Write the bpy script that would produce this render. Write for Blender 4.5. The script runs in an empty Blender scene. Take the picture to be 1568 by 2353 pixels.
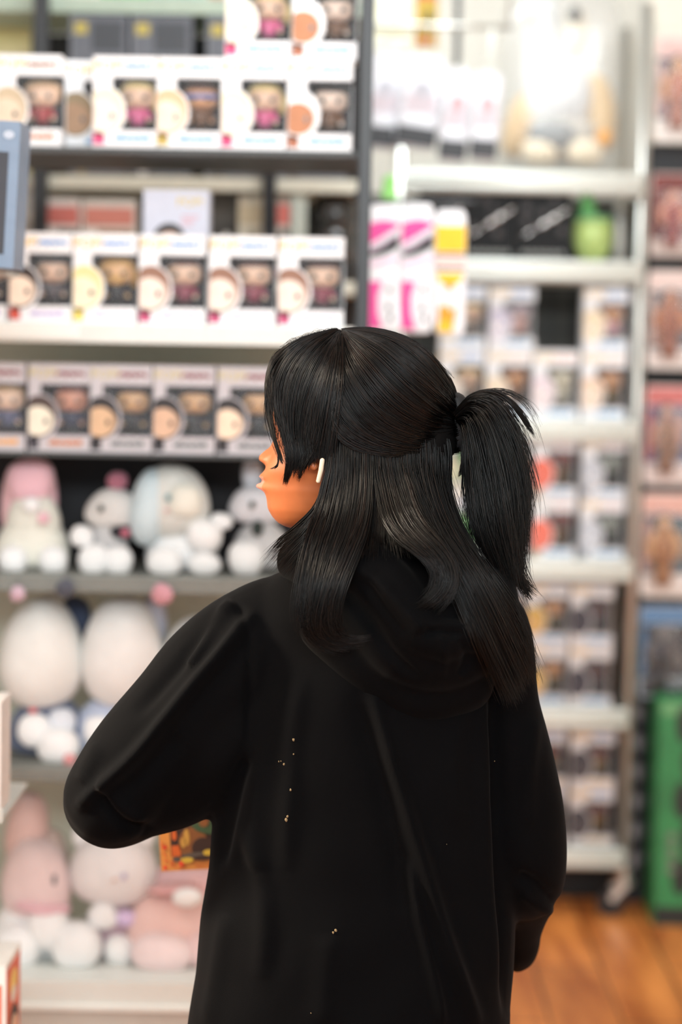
import bpy, bmesh, math, random
import numpy as np
from mathutils import Vector, Matrix
from mathutils.bvhtree import BVHTree
random.seed(7); np.random.seed(7)
C = bpy.context.scene.collection
S = bpy.context.scene

# ------------------------------------------------------------------ camera, world, lights, exposure
F = 5276.0; CX = 784.0; CY = 1176.5
CAMZ = 1.487; PITCH = math.atan((CY - 780) / F); ROLL = math.radians(1.0)
fw = Vector((0, math.cos(PITCH), -math.sin(PITCH)))
r0 = Vector((1, 0, 0)); u0 = Vector((0, math.sin(PITCH), math.cos(PITCH)))
RT = r0 * math.cos(ROLL) + u0 * math.sin(ROLL)
UP = -r0 * math.sin(ROLL) + u0 * math.cos(ROLL)
CAM = Vector((0, 0, CAMZ))
cd = bpy.data.cameras.new('camera'); co = bpy.data.objects.new('camera', cd); C.objects.link(co)
M4 = Matrix((RT, UP, -fw)).transposed().to_4x4(); M4.translation = CAM
co.matrix_world = M4
cd.sensor_fit = 'VERTICAL'; cd.sensor_height = 22.3; cd.sensor_width = 22.3 * 1568 / 2353; cd.lens = 50
cd.dof.use_dof = True; cd.dof.focus_distance = 2.80; cd.dof.aperture_fstop = 1.35
cd.clip_start = 0.05
S.camera = co
S.view_settings.view_transform = 'Standard'; S.view_settings.look = 'None'
S.view_settings.gamma = 1.0; S.view_settings.use_curve_mapping = False
S.view_settings.exposure = 0.30
w = bpy.data.worlds.new('world'); S.world = w; w.use_nodes = True
w.node_tree.nodes['Background'].inputs[0].default_value = (0.90, 0.965, 1.0, 1)
w.node_tree.nodes['Background'].inputs[1].default_value = 1.1

def area(name, loc, sx, sy, power, target=None, col=(0.90, 0.97, 1.0)):
    l = bpy.data.lights.new(name, 'AREA'); l.shape = 'RECTANGLE'; l.size = sx; l.size_y = sy
    l.energy = power; l.color = col
    o = bpy.data.objects.new(name, l); C.objects.link(o); o.location = loc
    if target is not None:
        o.rotation_euler = (Vector(target) - Vector(loc)).to_track_quat('-Z', 'Y').to_euler()
    return o
area('ceiling_lamp_shelves', (-0.5, 3.3, 2.72), 1.8, 0.5, 3, (-0.4, 4.2, 0.4))
area('ceiling_lamp_rack', (0.6, 3.9, 2.72), 1.4, 0.5, 20, (0.6, 6.0, 0.6))
area('ceiling_lamp_aisle', (0.2, 1.6, 2.72), 1.8, 0.5, 12, (-0.1, 4.0, 0.2))
area('warm_fill_side', (-1.25, 1.95, 2.6), 0.5, 0.5, 2.0, (-0.22, 2.85, 1.1), (1, 0.84, 0.64)).data.spread = math.radians(42)  # warm fill added to graze her raised arm, no fixture there
area('sleeve_fill_left', (-2.0, 2.78, 2.0), 0.4, 0.4, 6, (-0.26, 2.82, 0.95), (1, 0.86, 0.68)).data.spread = math.radians(34)  # fill added to light the sleeve in place of shelf glow
area('front_fill', (0.2, -1.2, 2.6), 2.4, 0.6, 122, (-0.1, 4.6, 0.35))  # fill added behind the camera to brighten the lower shelves
area('ceiling_lamp_back', (-0.3, 5.6, 2.72), 1.6, 0.3, 20)

def at(px, py, Y):
    d = fw + RT * ((px - CX) / F) + UP * ((CY - py) / F)
    return CAM + d * (Y / d.y)
def zat(py, Y, px=400): return at(px, py, Y).z
def ppm(Y): return F / Y
def project(P):
    P = np.asarray(P) - np.array(CAM)
    d = P @ np.array(fw)
    return CX + F * (P @ np.array(RT)) / d, CY - F * (P @ np.array(UP)) / d

# ------------------------------------------------------------------ materials
def lin(c):
    return tuple((x / 255 / 12.92) if x / 255 <= 0.04045 else ((x / 255 + 0.055) / 1.055) ** 2.4 for x in c[:3]) + (1,)
MATS = {}
def mat(name, rgb, rough=0.6, metal=0.0, var=0.06, scale=40, bump=0.0, bscale=200, sheen=0.0, sss=0.0, spec=0.5, coat=0.0):
    if name in MATS: return MATS[name]
    m = bpy.data.materials.new(name); m.use_nodes = True
    nt = m.node_tree; b = nt.nodes['Principled BSDF']
    b.inputs['Roughness'].default_value = rough; b.inputs['Metallic'].default_value = metal
    b.inputs['Specular IOR Level'].default_value = spec
    c = lin(rgb)
    tc = nt.nodes.new('ShaderNodeTexCoord')
    if var > 0:
        n = nt.nodes.new('ShaderNodeTexNoise'); n.inputs['Scale'].default_value = scale; n.inputs['Detail'].default_value = 3
        r = nt.nodes.new('ShaderNodeValToRGB')
        r.color_ramp.elements[0].position = 0.3; r.color_ramp.elements[1].position = 0.7
        r.color_ramp.elements[0].color = tuple(x * (1 - var) for x in c[:3]) + (1,)
        r.color_ramp.elements[1].color = tuple(min(1, x * (1 + var)) for x in c[:3]) + (1,)
        nt.links.new(tc.outputs['Object'], n.inputs['Vector']); nt.links.new(n.outputs['Fac'], r.inputs['Fac'])
        nt.links.new(r.outputs['Color'], b.inputs['Base Color'])
    else:
        b.inputs['Base Color'].default_value = c
    if bump > 0:
        n2 = nt.nodes.new('ShaderNodeTexNoise'); n2.inputs['Scale'].default_value = bscale; n2.inputs['Detail'].default_value = 4
        bp = nt.nodes.new('ShaderNodeBump'); bp.inputs['Strength'].default_value = bump; bp.inputs['Distance'].default_value = 0.004
        nt.links.new(tc.outputs['Object'], n2.inputs['Vector']); nt.links.new(n2.outputs['Fac'], bp.inputs['Height'])
        nt.links.new(bp.outputs['Normal'], b.inputs['Normal'])
    if sheen: b.inputs['Sheen Weight'].default_value = sheen; b.inputs['Sheen Roughness'].default_value = 0.4
    if sss:
        b.inputs['Subsurface Weight'].default_value = sss; b.inputs['Subsurface Radius'].default_value = (0.012, 0.005, 0.003)
        b.inputs['Subsurface Scale'].default_value = 0.6
    if coat: b.inputs['Coat Weight'].default_value = coat
    MATS[name] = m
    return m
def film(name, refl=0.12, tint=(1, 1, 1), rough=0.08, white=0.0):
    if name in MATS: return MATS[name]
    m = bpy.data.materials.new(name); m.use_nodes = True; nt = m.node_tree
    for n in list(nt.nodes): nt.nodes.remove(n)
    o = nt.nodes.new('ShaderNodeOutputMaterial'); t = nt.nodes.new('ShaderNodeBsdfTransparent'); g = nt.nodes.new('ShaderNodeBsdfGlossy')
    t.inputs['Color'].default_value = tint + (1,); g.inputs['Roughness'].default_value = rough
    n = nt.nodes.new('ShaderNodeTexNoise'); n.inputs['Scale'].default_value = 25
    bp = nt.nodes.new('ShaderNodeBump'); bp.inputs['Strength'].default_value = 0.25; bp.inputs['Distance'].default_value = 0.01
    nt.links.new(n.outputs['Fac'], bp.inputs['Height']); nt.links.new(bp.outputs['Normal'], g.inputs['Normal'])
    x = nt.nodes.new('ShaderNodeMixShader'); x.inputs[0].default_value = refl
    nt.links.new(t.outputs[0], x.inputs[1]); nt.links.new(g.outputs[0], x.inputs[2])
    last = x
    if white > 0:
        d = nt.nodes.new('ShaderNodeBsdfDiffuse'); d.inputs[0].default_value = (0.9, 0.9, 0.9, 1)
        y = nt.nodes.new('ShaderNodeMixShader'); y.inputs[0].default_value = white
        nt.links.new(x.outputs[0], y.inputs[1]); nt.links.new(d.outputs[0], y.inputs[2]); last = y
    nt.links.new(last.outputs[0], o.inputs[0])
    MATS[name] = m
    return m
def colmat(rgb, rough=0.55, **k):
    return mat('paint_%d_%d_%d_%d' % (rgb[0], rgb[1], rgb[2], int(rough * 100)), rgb, rough, **k)

# ------------------------------------------------------------------ mesh builder
class MB:
    def __init__(s): s.v = []; s.f = []; s.m = []
    def add(s, vs, fs, mi=0):
        b = len(s.v); s.v += [tuple(x) for x in vs]; s.f += [tuple(i + b for i in q) for q in fs]; s.m += [mi] * len(fs); return s
    def box(s, x0, x1, y0, y1, z0, z1, mi=0):
        vs = [(x, y, z) for x in (x0, x1) for y in (y0, y1) for z in (z0, z1)]
        return s.add(vs, [(0, 1, 3, 2), (4, 6, 7, 5), (0, 4, 5, 1), (2, 3, 7, 6), (0, 2, 6, 4), (1, 5, 7, 3)], mi)
    def plate(s, pts, y, t, mi=0):
        n = len(pts)
        a = sum(pts[i][0] * pts[(i + 1) % n][1] - pts[(i + 1) % n][0] * pts[i][1] for i in range(n))
        if a < 0: pts = pts[::-1]
        vs = [(p[0], y, p[1]) for p in pts] + [(p[0], y + t, p[1]) for p in pts]
        fs = [tuple(range(n)), tuple(range(2 * n - 1, n - 1, -1))] + [(i, i + n, (i + 1) % n + n, (i + 1) % n) for i in range(n)]
        return s.add(vs, fs, mi)
    def rect(s, x0, x1, z0, z1, y, t, mi=0): return s.plate([(x0, z0), (x1, z0), (x1, z1), (x0, z1)], y, t, mi)
    def disc(s, cx, cz, rx, rz, y, t, mi=0, n=24, a0=0, a1=2 * math.pi, xmin=None):
        full = abs(a1 - a0 - 2 * math.pi) < 1e-6
        ps = [(cx + rx * math.cos(a0 + (a1 - a0) * i / n), cz + rz * math.sin(a0 + (a1 - a0) * i / n)) for i in range(n if full else n + 1)]
        if xmin is not None: ps = [(max(xmin, p[0]), p[1]) for p in ps]
        return s.plate(ps, y, t, mi)
    def rrect(s, x0, x1, z0, z1, r, y, t, mi=0, n=5):
        ps = []
        for (cx, cz, a) in ((x1 - r, z0 + r, -90), (x1 - r, z1 - r, 0), (x0 + r, z1 - r, 90), (x0 + r, z0 + r, 180)):
            for i in range(n + 1):
                b = math.radians(a + 90 * i / n); ps.append((cx + r * math.cos(b), cz + r * math.sin(b)))
        return s.plate(ps, y, t, mi)
    def sell(s, c, r, mi=0, seg=24, rings=14, p=2.0, wob=0.0, fn=None):
        vs = []; e = 2.0 / p
        sp = lambda x: math.copysign(abs(x) ** e, x)
        ph = [random.uniform(0, 6.28) for _ in range(4)]
        for i in range(rings + 1):
            th = -math.pi / 2 + math.pi * i / rings
            for j in range(seg):
                a = 2 * math.pi * j / seg
                x, y, z = sp(math.cos(th)) * sp(math.cos(a)), sp(math.cos(th)) * sp(math.sin(a)), sp(math.sin(th))
                k = 1 + wob * (math.sin(3 * x + 2 * z + ph[0]) + math.sin(4 * z - 3 * y + ph[1]) * 0.7 + math.sin(5 * x + 4 * y + ph[2]) * 0.5)
                q = (x * k, y * k, z * k)
                if fn: q = fn(*q)
                vs.append((c[0] + r[0] * q[0], c[1] + r[1] * q[1], c[2] + r[2] * q[2]))
        fs = [(i * seg + j, i * seg + (j + 1) % seg, (i + 1) * seg + (j + 1) % seg, (i + 1) * seg + j) for i in range(rings) for j in range(seg)]
        return s.add(vs, fs, mi)
    def tube(s, path, rad, seg=10, mi=0, cap=True, round_cap=False, flat=1.0):
        P = [Vector(p) for p in path]
        R = list(rad) if hasattr(rad, '__len__') else [rad] * len(P)
        if round_cap:
            d0 = (P[0] - P[1]).normalized(); d1 = (P[-1] - P[-2]).normalized(); a, b, ra, rb = P[0], P[-1], R[0], R[-1]
            st = [(math.sin(t), math.cos(t)) for t in (1.5, 1.2, 0.8, 0.4)]
            P = [a + d0 * ra * h for h, _ in st] + P + [b + d1 * rb * h for h, _ in st[::-1]]
            R = [ra * k for _, k in st] + R + [rb * k for _, k in st[::-1]]
        n = len(P); T = [(P[min(i + 1, n - 1)] - P[max(i - 1, 0)]).normalized() for i in range(n)]
        ref = Vector((0, 0, 1)) if abs(T[0].z) < 0.9 else Vector((1, 0, 0))
        N = (ref - T[0] * ref.dot(T[0])).normalized(); vs = []
        for i in range(n):
            N = (N - T[i] * N.dot(T[i])).normalized(); B = T[i].cross(N)
            for j in range(seg):
                a = 2 * math.pi * j / seg
                vs.append(P[i] + N * (R[i] * math.cos(a)) + B * (R[i] * flat * math.sin(a)))
        fs = [(i * seg + j, i * seg + (j + 1) % seg, (i + 1) * seg + (j + 1) % seg, (i + 1) * seg + j) for i in range(n - 1) for j in range(seg)]
        if cap: fs += [tuple(range(seg - 1, -1, -1)), tuple((n - 1) * seg + j for j in range(seg))]
        return s.add(vs, fs, mi)
    def loft(s, rings, mi=0, cap=True):
        seg = len(rings[0]); n = len(rings); vs = [p for r in rings for p in r]
        fs = [(i * seg + j, i * seg + (j + 1) % seg, (i + 1) * seg + (j + 1) % seg, (i + 1) * seg + j) for i in range(n - 1) for j in range(seg)]
        if cap: fs += [tuple(range(seg - 1, -1, -1)), tuple((n - 1) * seg + j for j in range(seg))]
        return s.add(vs, fs, mi)
    def mesh(s, name, mats, smooth=False):
        me = bpy.data.meshes.new(name); me.from_pydata(s.v, [], s.f)
        for m in (mats if isinstance(mats, (list, tuple)) else [mats]): me.materials.append(m)
        me.polygons.foreach_set('material_index', s.m)
        bm = bmesh.new(); bm.from_mesh(me); bmesh.ops.recalc_face_normals(bm, faces=bm.faces); bm.to_mesh(me); bm.free()
        if smooth: me.polygons.foreach_set('use_smooth', [True] * len(me.polygons))
        me.update(); return me
    def build(s, name, mats, parent=None, loc=(0, 0, 0), smooth=False, bevel=0):
        o = bpy.data.objects.new(name, s.mesh(name, mats, smooth)); C.objects.link(o); o.location = loc
        if parent: o.parent = parent
        if bevel:
            b = o.modifiers.new('bevel', 'BEVEL'); b.width = bevel; b.segments = 2; b.limit_method = 'ANGLE'
        return o
def tag(o, label=None, cat=None, group=None, kind=None):
    if label: o['label'] = label
    if cat: o['category'] = cat
    if group: o['group'] = group
    if kind: o['kind'] = kind
    return o
def thing(name, label, cat, loc=(0, 0, 0), rot=(0, 0, 0), group=None):
    o = bpy.data.objects.new(name, None); C.objects.link(o); o.location = loc; o.rotation_euler = rot; o.empty_display_size = 0.05
    return tag(o, label, cat, group)
def remesh(me, voxel, smooth_it=4, fac=0.5):
    o = bpy.data.objects.new('tmp', me); C.objects.link(o)
    r = o.modifiers.new('r', 'REMESH'); r.mode = 'VOXEL'; r.voxel_size = voxel; r.use_smooth_shade = True
    if smooth_it:
        q = o.modifiers.new('s', 'SMOOTH'); q.iterations = smooth_it; q.factor = fac
    dg = bpy.context.evaluated_depsgraph_get(); dg.update()
    out = bpy.data.meshes.new_from_object(o.evaluated_get(dg))
    bpy.data.objects.remove(o)
    return out
def coords(me):
    a = np.empty(len(me.vertices) * 3); me.vertices.foreach_get('co', a); return a.reshape(-1, 3)
def normals(me):
    a = np.empty(len(me.vertices) * 3); me.vertices.foreach_get('normal', a); return a.reshape(-1, 3)
def text_mesh(txt, size):
    cu = bpy.data.curves.new('t', 'FONT'); cu.body = txt; cu.size = size; cu.extrude = 0.0002; cu.align_x = 'CENTER'; cu.align_y = 'CENTER'; cu.resolution_u = 2
    o = bpy.data.objects.new('t', cu); C.objects.link(o)
    dg = bpy.context.evaluated_depsgraph_get(); dg.update()
    me = bpy.data.meshes.new_from_object(o.evaluated_get(dg)); bpy.data.objects.remove(o)
    vs = [tuple(v.co) for v in me.vertices]; fs = [tuple(p.vertices) for p in me.polygons]
    bpy.data.meshes.remove(me); return vs, fs
ORD = ['first', 'second', 'third', 'fourth', 'fifth', 'sixth', 'seventh', 'eighth']

# ------------------------------------------------------------------ depths
YP = 2.87      # the shopper
YL = 4.10      # front of the long shelf unit
YB = 5.00      # the unit seen through it
YR = 5.90      # front of the chrome rack
YW = 6.55      # back wall

# ------------------------------------------------------------------ the room
def struct(name, mb, m, **k):
    o = mb.build(name, m, **k); o['kind'] = 'structure'; return o
def wood_mat():
    m = bpy.data.materials.new('floor_boards'); m.use_nodes = True; nt = m.node_tree; b = nt.nodes['Principled BSDF']
    tc = nt.nodes.new('ShaderNodeTexCoord'); mp = nt.nodes.new('ShaderNodeMapping'); mp.inputs['Scale'].default_value = (7, 0.9, 1)
    n = nt.nodes.new('ShaderNodeTexNoise'); n.inputs['Scale'].default_value = 2.2; n.inputs['Detail'].default_value = 6
    r = nt.nodes.new('ShaderNodeValToRGB'); r.color_ramp.elements[0].position = 0.32; r.color_ramp.elements[1].position = 0.7
    r.color_ramp.elements[0].color = lin((176, 92, 38)); r.color_ramp.elements[1].color = lin((248, 156, 80))
    br = nt.nodes.new('ShaderNodeTexBrick'); br.inputs['Scale'].default_value = 1; br.inputs['Brick Width'].default_value = 0.9; br.inputs['Row Height'].default_value = 0.16
    br.inputs['Mortar Size'].default_value = 0.004; br.inputs['Color1'].default_value = (1, 1, 1, 1); br.inputs['Color2'].default_value = (0.85, 0.84, 0.83, 1); br.inputs['Mortar'].default_value = (0.25, 0.2, 0.16, 1)
    mp2 = nt.nodes.new('ShaderNodeMapping'); mp2.inputs['Rotation'].default_value = (0, 0, math.pi / 2)
    mx = nt.nodes.new('ShaderNodeMix'); mx.data_type = 'RGBA'; mx.blend_type = 'MULTIPLY'; mx.inputs[0].default_value = 1
    L = nt.links.new
    L(tc.outputs['Object'], mp.inputs['Vector']); L(mp.outputs[0], n.inputs['Vector']); L(n.outputs['Fac'], r.inputs['Fac'])
    L(tc.outputs['Object'], mp2.inputs['Vector']); L(mp2.outputs[0], br.inputs['Vector'])
    L(r.outputs['Color'], mx.inputs[6]); L(br.outputs['Color'], mx.inputs[7]); L(mx.outputs[2], b.inputs['Base Color'])
    b.inputs['Roughness'].default_value = 0.38
    return m
M_wall = mat('cream_wall', (236, 232, 222), 0.8, var=0.03, scale=3)
M_dark = mat('black_board', (34, 34, 36), 0.6, var=0.1)
struct('floor', MB().box(-2.4, 2.0, -1.5, YW, -0.05, 0), wood_mat())
struct('ceiling', MB().box(-2.4, 2.0, -1.5, YW, 2.8, 2.85), mat('ceiling_white', (235, 235, 230), 0.9))
struct('wall_back', MB().box(-2.4, 2.0, YW, YW + 0.08, 0, 2.8), M_wall)
struct('wall_left', MB().box(-2.48, -2.4, -1.5, YW + 0.08, 0, 2.8), M_wall)
struct('wall_right', MB().box(2.0, 2.08, -1.5, YW + 0.08, 0, 2.8), M_wall)
struct('baseboard_back', MB().box(-2.4, 2.0, YW - 0.015, YW, 0, 0.1), mat('baseboard_dark', (58, 36, 28), 0.5))

# ------------------------------------------------------------------ vinyl figures and their window boxes
LOGO = text_mesh('POP!', 0.026)
M_card = mat('white_card', (243, 243, 245), 0.45, var=0.02)
M_shadecard = mat('card_shade_toned', (196, 190, 194), 0.45, var=0.03)  # card greyed: the shade below the thick shelf is in its colour
M_inner = mat('box_liner', (40, 40, 45), 0.7, var=0.1)
M_palein = mat('box_liner_pale', (120, 118, 118), 0.7, var=0.1)
M_film = film('window_film', 0.025)
M_eye = mat('black_gloss', (14, 14, 16), 0.25, var=0)
def box_mesh(W, H, D, card, inner, skin, hair, logo, head, foot, spot, wl=0.30):
    b = MB(); t = 0.0016; hx = W / 2; y0 = -D / 2; y1 = D / 2; zt = 0.77 * H; zb = 0.19 * H; xl = -hx + wl * W
    # mats: 0 card 1 liner 2 skin 3 hair 4 logo 5 header print 6 footer print 7 spot 8 eye
    b.box(-hx, hx, y0, y1, 0, t); b.box(-hx, hx, y0, y1, H - t, H); b.box(-hx, hx, y1 - t, y1, t, H - t)
    b.box(-hx, -hx + t, y0, y1 - t, t, H - t)
    b.box(hx - t, hx, y0, y1 - t, t, zb); b.box(hx - t, hx, y0, y1 - t, zt, H - t); b.box(hx - t, hx, y1 - 0.35 * D, y1 - t, zb, zt)
    b.box(-hx + t, hx - t, y0, y0 + t, t, zb); b.box(-hx + t, hx - t, y0, y0 + t, zt, H - t); b.box(-hx + t, xl, y0, y0 + t, zb, zt)
    b.box(-hx + t, hx - t, y1 - 3 * t, y1 - t, t, H - t, 1); b.box(-hx + t, hx - t, y0 + 2 * t, y1 - 3 * t, zb - 2 * t, zb, 1)
    b.box(-hx + t, hx - t, y0 + 2 * t, y1 - 3 * t, zt, zt + 2 * t, 1); b.box(xl - 3 * t, xl - t, y0 + 2 * t, y1 - 3 * t, zb, zt, 1)
    yp = y0 - 0.0005; xm = -hx + 0.001
    cx, cz, r = -hx + 0.18 * W, 0.39 * H, 0.295 * W
    b.disc(cx, cz, r * 1.12, r * 1.3, yp, 0.0004, 0, xmin=xm)
    b.disc(cx, cz + 0.05 * r, r, r * 1.17, yp - 0.0005, 0.0004, 3, xmin=xm)
    b.disc(cx - 0.05 * r, cz - 0.2 * r, r * 0.86, r * 0.82, yp - 0.001, 0.0004, 2, xmin=xm)
    b.disc(cx + 0.38 * r, cz - 0.22 * r, r * 0.12, r * 0.16, yp - 0.0015, 0.0004, 8, n=10)
    if spot: b.rect(xm, xm + 0.17 * W, 0.03 * H, 0.17 * H, yp, 0.0004, 7)
    k = W / 0.115
    b.add([(-hx + 0.24 * W + x * k, yp - z * 0.5, 0.885 * H + y * k) for x, y, z in LOGO[0]], LOGO[1], 4)
    x = -hx + 0.44 * W
    for i in range(7):
        ww = 0.045 * W + 0.018 * W * ((i * 7) % 3)
        b.rrect(x, x + ww, 0.855 * H + 0.004 * (i % 2), 0.915 * H, 0.0015, yp, 0.0004, 5, 2); x += ww + 0.008 * W
        if x > hx - 0.08 * W: break
    x = -hx + 0.34 * W
    for i in range(8):
        ww = 0.04 * W + 0.02 * W * ((i * 5) % 3)
        b.rrect(x, x + ww, 0.075 * H, 0.12 * H + 0.003 * (i % 2), 0.0012, yp, 0.0004, 6, 2); x += ww + 0.008 * W
        if x > hx - 0.1 * W: break
    return b, [card, inner, colmat(skin), colmat(hair), colmat(logo, 0.4), colmat(head), colmat(foot), colmat(spot or (200, 200, 200)), M_eye]
FIGM = {}
def fig_meshes(skin, hair, cloth, style):
    key = (skin, hair, cloth, style)
    if key in FIGM: return FIGM[key]
    h = MB(); h.sell((0, 0, 0.064), (0.027, 0.023, 0.0225), 0, 20, 12, 2.9)
    for sx in (-1, 1): h.sell((sx * 0.0125, -0.0222, 0.060), (0.0045, 0.002, 0.0050), 1, 10, 6)
    h.sell((0, -0.0235, 0.0545), (0.002, 0.0015, 0.0012), 0, 8, 6)
    g = MB()
    def cut(x, y, z):
        if y < -0.25 and z < 0.30: y = -0.25 + (y + 0.25) * 0.15
        return x, y, z
    if style == 'bald': g.sell((0, 0.002, 0.070), (0.0278, 0.0235, 0.0185), 0, 20, 12, 2.8, fn=cut)
    else:
        g.sell((0, 0.002, 0.068), (0.0292, 0.0255, 0.0230), 0, 20, 12, 2.7, 0.02, cut)
        if style in ('long', 'beard'):
            for sx in (-1, 1): g.tube([(sx * 0.026, 0.002, 0.075), (sx * 0.029, 0.0, 0.058), (sx * 0.027, -0.002, 0.036)], [0.006, 0.008, 0.004], 8, 0)
        if style == 'beard': g.sell((0, -0.019, 0.049), (0.017, 0.007, 0.010), 0, 14, 8)
        if style == 'mask': g.sell((0, -0.006, 0.064), (0.0290, 0.0195, 0.006), 1, 20, 8, 2.8)
    b = MB(); b.tube([(0, 0, 0.014), (0, 0, 0.024), (0, 0, 0.034), (0, 0, 0.044)], [0.0115, 0.011, 0.012, 0.008], 12, 0)
    for sx in (-1, 1):
        b.tube([(sx * 0.010, 0, 0.040), (sx * 0.017, -0.003, 0.031), (sx * 0.018, -0.007, 0.023)], [0.005, 0.0048, 0.0042], 8, 0, round_cap=True)
        b.sell((sx * 0.018, -0.008, 0.021), (0.0042, 0.0042, 0.0042), 1, 8, 6)
        b.tube([(sx * 0.0062, 0, 0.018), (sx * 0.0068, 0, 0.006)], [0.0062, 0.0064], 8, 2); b.sell((sx * 0.0068, -0.004, 0.004), (0.007, 0.010, 0.004), 2, 10, 6)
    sk, hr = colmat(skin, 0.4), colmat(hair, 0.4); cl = colmat(cloth, 0.45); dk = colmat(tuple(int(c * 0.35) for c in cloth), 0.45)
    FIGM[key] = (h.mesh('head', [sk, M_eye], True), g.mesh('hair', [hr, colmat((70, 120, 200), 0.4)], True), b.mesh('body', [cl, sk, dk], True))
    return FIGM[key]
def link_child(name, me, par):
    o = bpy.data.objects.new(name, me); C.objects.link(o); o.parent = par; return o
SHELLS = {}
def figure_box(loc, lab, figlab, fig, card=None, inner=None, skin=(236, 205, 180), hair=(60, 45, 38), logo=(244, 190, 30), head=(84, 150, 216), foot=(96, 170, 220), spot=None, W=0.115, H=0.16, D=0.09, rot=0.0, group=None, figpresent=True, name='figure_box', wl=0.30):
    card = card or M_card; inner = inner or M_inner
    t = thing(name, lab, 'box', loc, (0, 0, rot), group)
    key = (card.name, inner.name, skin, hair, logo, head, foot, spot, W, H, D, wl)
    if key not in SHELLS:
        mb, ms = box_mesh(W, H, D, card, inner, skin, hair, logo, head, foot, spot, wl)
        SHELLS[key] = mb.mesh('carton', ms)
        hx = W / 2; q = MB()
        q.box(-hx + wl * W, hx, -D / 2 + 0.0002, -D / 2 + 0.0006, 0.20 * H, 0.77 * H); q.box(hx - 0.0006, hx - 0.0002, -D / 2, D * 0.15, 0.20 * H, 0.77 * H)
        SHELLS[key + ('f',)] = q.mesh('window', M_film)
    link_child('carton', SHELLS[key], t); link_child('window', SHELLS[key + ('f',)], t)
    if figpresent:
        k = W / 0.115
        f = thing('vinyl_figure', figlab, 'figurine', Vector(loc) + Matrix.Rotation(rot, 3, 'Z') @ Vector((0.155 * W, 0.004, 0.19 * H + 0.0005)), (0, 0, rot), 'vinyl figures in window boxes')
        f.scale = (k * 1.12, k * 1.12, H / 0.16 * 0.99)
        for nm, me in zip(('head', 'hair', 'body'), fig_meshes(*fig)): link_child(nm, me, f)
    return t
def pxbox(px0, py_bottom, Y, D=0.09, px1=None):
    """base point of a box whose front face spans px0..px1 at depth Y"""
    c = at((px0 + px1) / 2, py_bottom, Y); return Vector((c.x, Y + D / 2, c.z))

SK = (232, 196, 168); SK2 = (214, 160, 116)
# ------------------------------------------------------------------ the long shelf unit on the left
zs = {}
zs[1] = zat(341, YL); zs[2] = zat(747, YL); zs[3] = zat(1043, YL); zs[4] = zat(1327, YL); zs[5] = zat(1768, YL); zs[6] = zat(2238, YL)
XL = at(-260, 800, YL).x; XRR = at(822, 400, YL).x
unit = thing('gondola_shelving', 'long shop shelving unit with white and grey shelves and black end upright', 'shelving', (XL, YL, 0))
def ub(name, mb, m, bevel=0.0015): return mb.build(name, m, unit, (-XL, -YL, 0), bevel=bevel)
M_shelf = mat('shelf_white_metal', (228, 230, 224), 0.45, var=0.02)
M_shgrey = mat('shelf_grey_metal', (128, 130, 124), 0.5, var=0.04)
M_shdk = mat('shelf_dark_metal', (70, 72, 72), 0.5, var=0.04)
M_blackm = mat('black_metal', (20, 20, 23), 0.4, var=0.05)
M_bright = mat('bright_trim', (245, 246, 240), 0.35, var=0.0)
DP = 0.40
m_ = 0.004
ub('shelf', MB().box(XL, XRR, YL - m_, YL + DP, zs[1] - 0.012, zs[1]), M_shdk)
ub('shelf', MB().box(XL, XRR, YL - 0.01, YL + DP, zs[2] - 0.010, zs[2]).box(XL, XRR, YL - 0.014, YL - 0.008, zs[2] - 0.034, zs[2] + 0.001), M_shelf)
ub('price_strip', MB().box(XL, at(185, 770, YL).x, YL - 0.0165, YL - 0.0142, zs[2] - 0.027, zs[2] - 0.002), M_bright)
ub('shelf', MB().box(XL, XRR, YL - m_, YL + DP, zs[3] - 0.008, zs[3]), M_shdk)
ub('shelf', MB().box(XL, XRR, YL - 0.01, YL + DP, zs[4] - 0.006, zs[4]).box(XL, XRR, YL - 0.013, YL - 0.01, zs[4] - 0.028, zs[4]), M_shgrey)
ub('shelf', MB().box(XL, XRR, YL - 0.01, YL + DP, zs[5] - 0.006, zs[5]).box(XL, XRR, YL - 0.013, YL - 0.01, zs[5] - 0.024, zs[5]), M_shgrey)
ub('shelf', MB().box(XL, XRR, YL - 0.06, YL + DP, zs[6] - 0.02, zs[6]).box(XL, XRR, YL - 0.066, YL - 0.06, zs[6] - 0.042, zs[6] + 0.002), M_shelf)
ub('trim_rail', MB().box(XL, XRR, YL - 0.072, YL - 0.066, zs[6] - 0.050, zs[6] - 0.040), M_bright)
ub('plinth', MB().box(XL, XRR, YL - 0.05, YL - 0.03, 0.0, zs[6] - 0.02), mat('plinth_grey', (206, 200, 190), 0.55, var=0.03))
bp = MB().box(XL, XRR, YL + DP, YL + DP + 0.02, 0.0, zs[2] - 0.034)
ub('back_panel', bp, mat('back_panel_grey', (214, 218, 202), 0.6, var=0.05), 0)
bk = MB().box(XL, XRR, YL + 0.33, YL + 0.345, zs[4] + 0.001, zs[3] - 0.009)
ub('lining_panel', bk, mat('lining_black', (30, 31, 36), 0.7, var=0.1), 0)
xu0 = at(826, 300, YL).x
up = MB().box(xu0, xu0 + 0.023, YL - 0.02, YL + 0.03, 0, 2.5).box(xu0 + 0.002, xu0 + 0.018, YL + 0.03, YL + DP + 0.02, 0.0, 0.08).box(xu0, xu0 + 0.02, YL + DP - 0.03, YL + DP + 0.02, 0, 2.5)
ub('upright', up, M_blackm)
ub('upright', MB().box(XL - 0.022, XL - 0.002, YL - 0.02, YL + 0.03, 0, 2.5).box(XL - 0.022, XL - 0.002, YL + DP - 0.03, YL + DP + 0.02, 0, 2.5), M_blackm)

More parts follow.
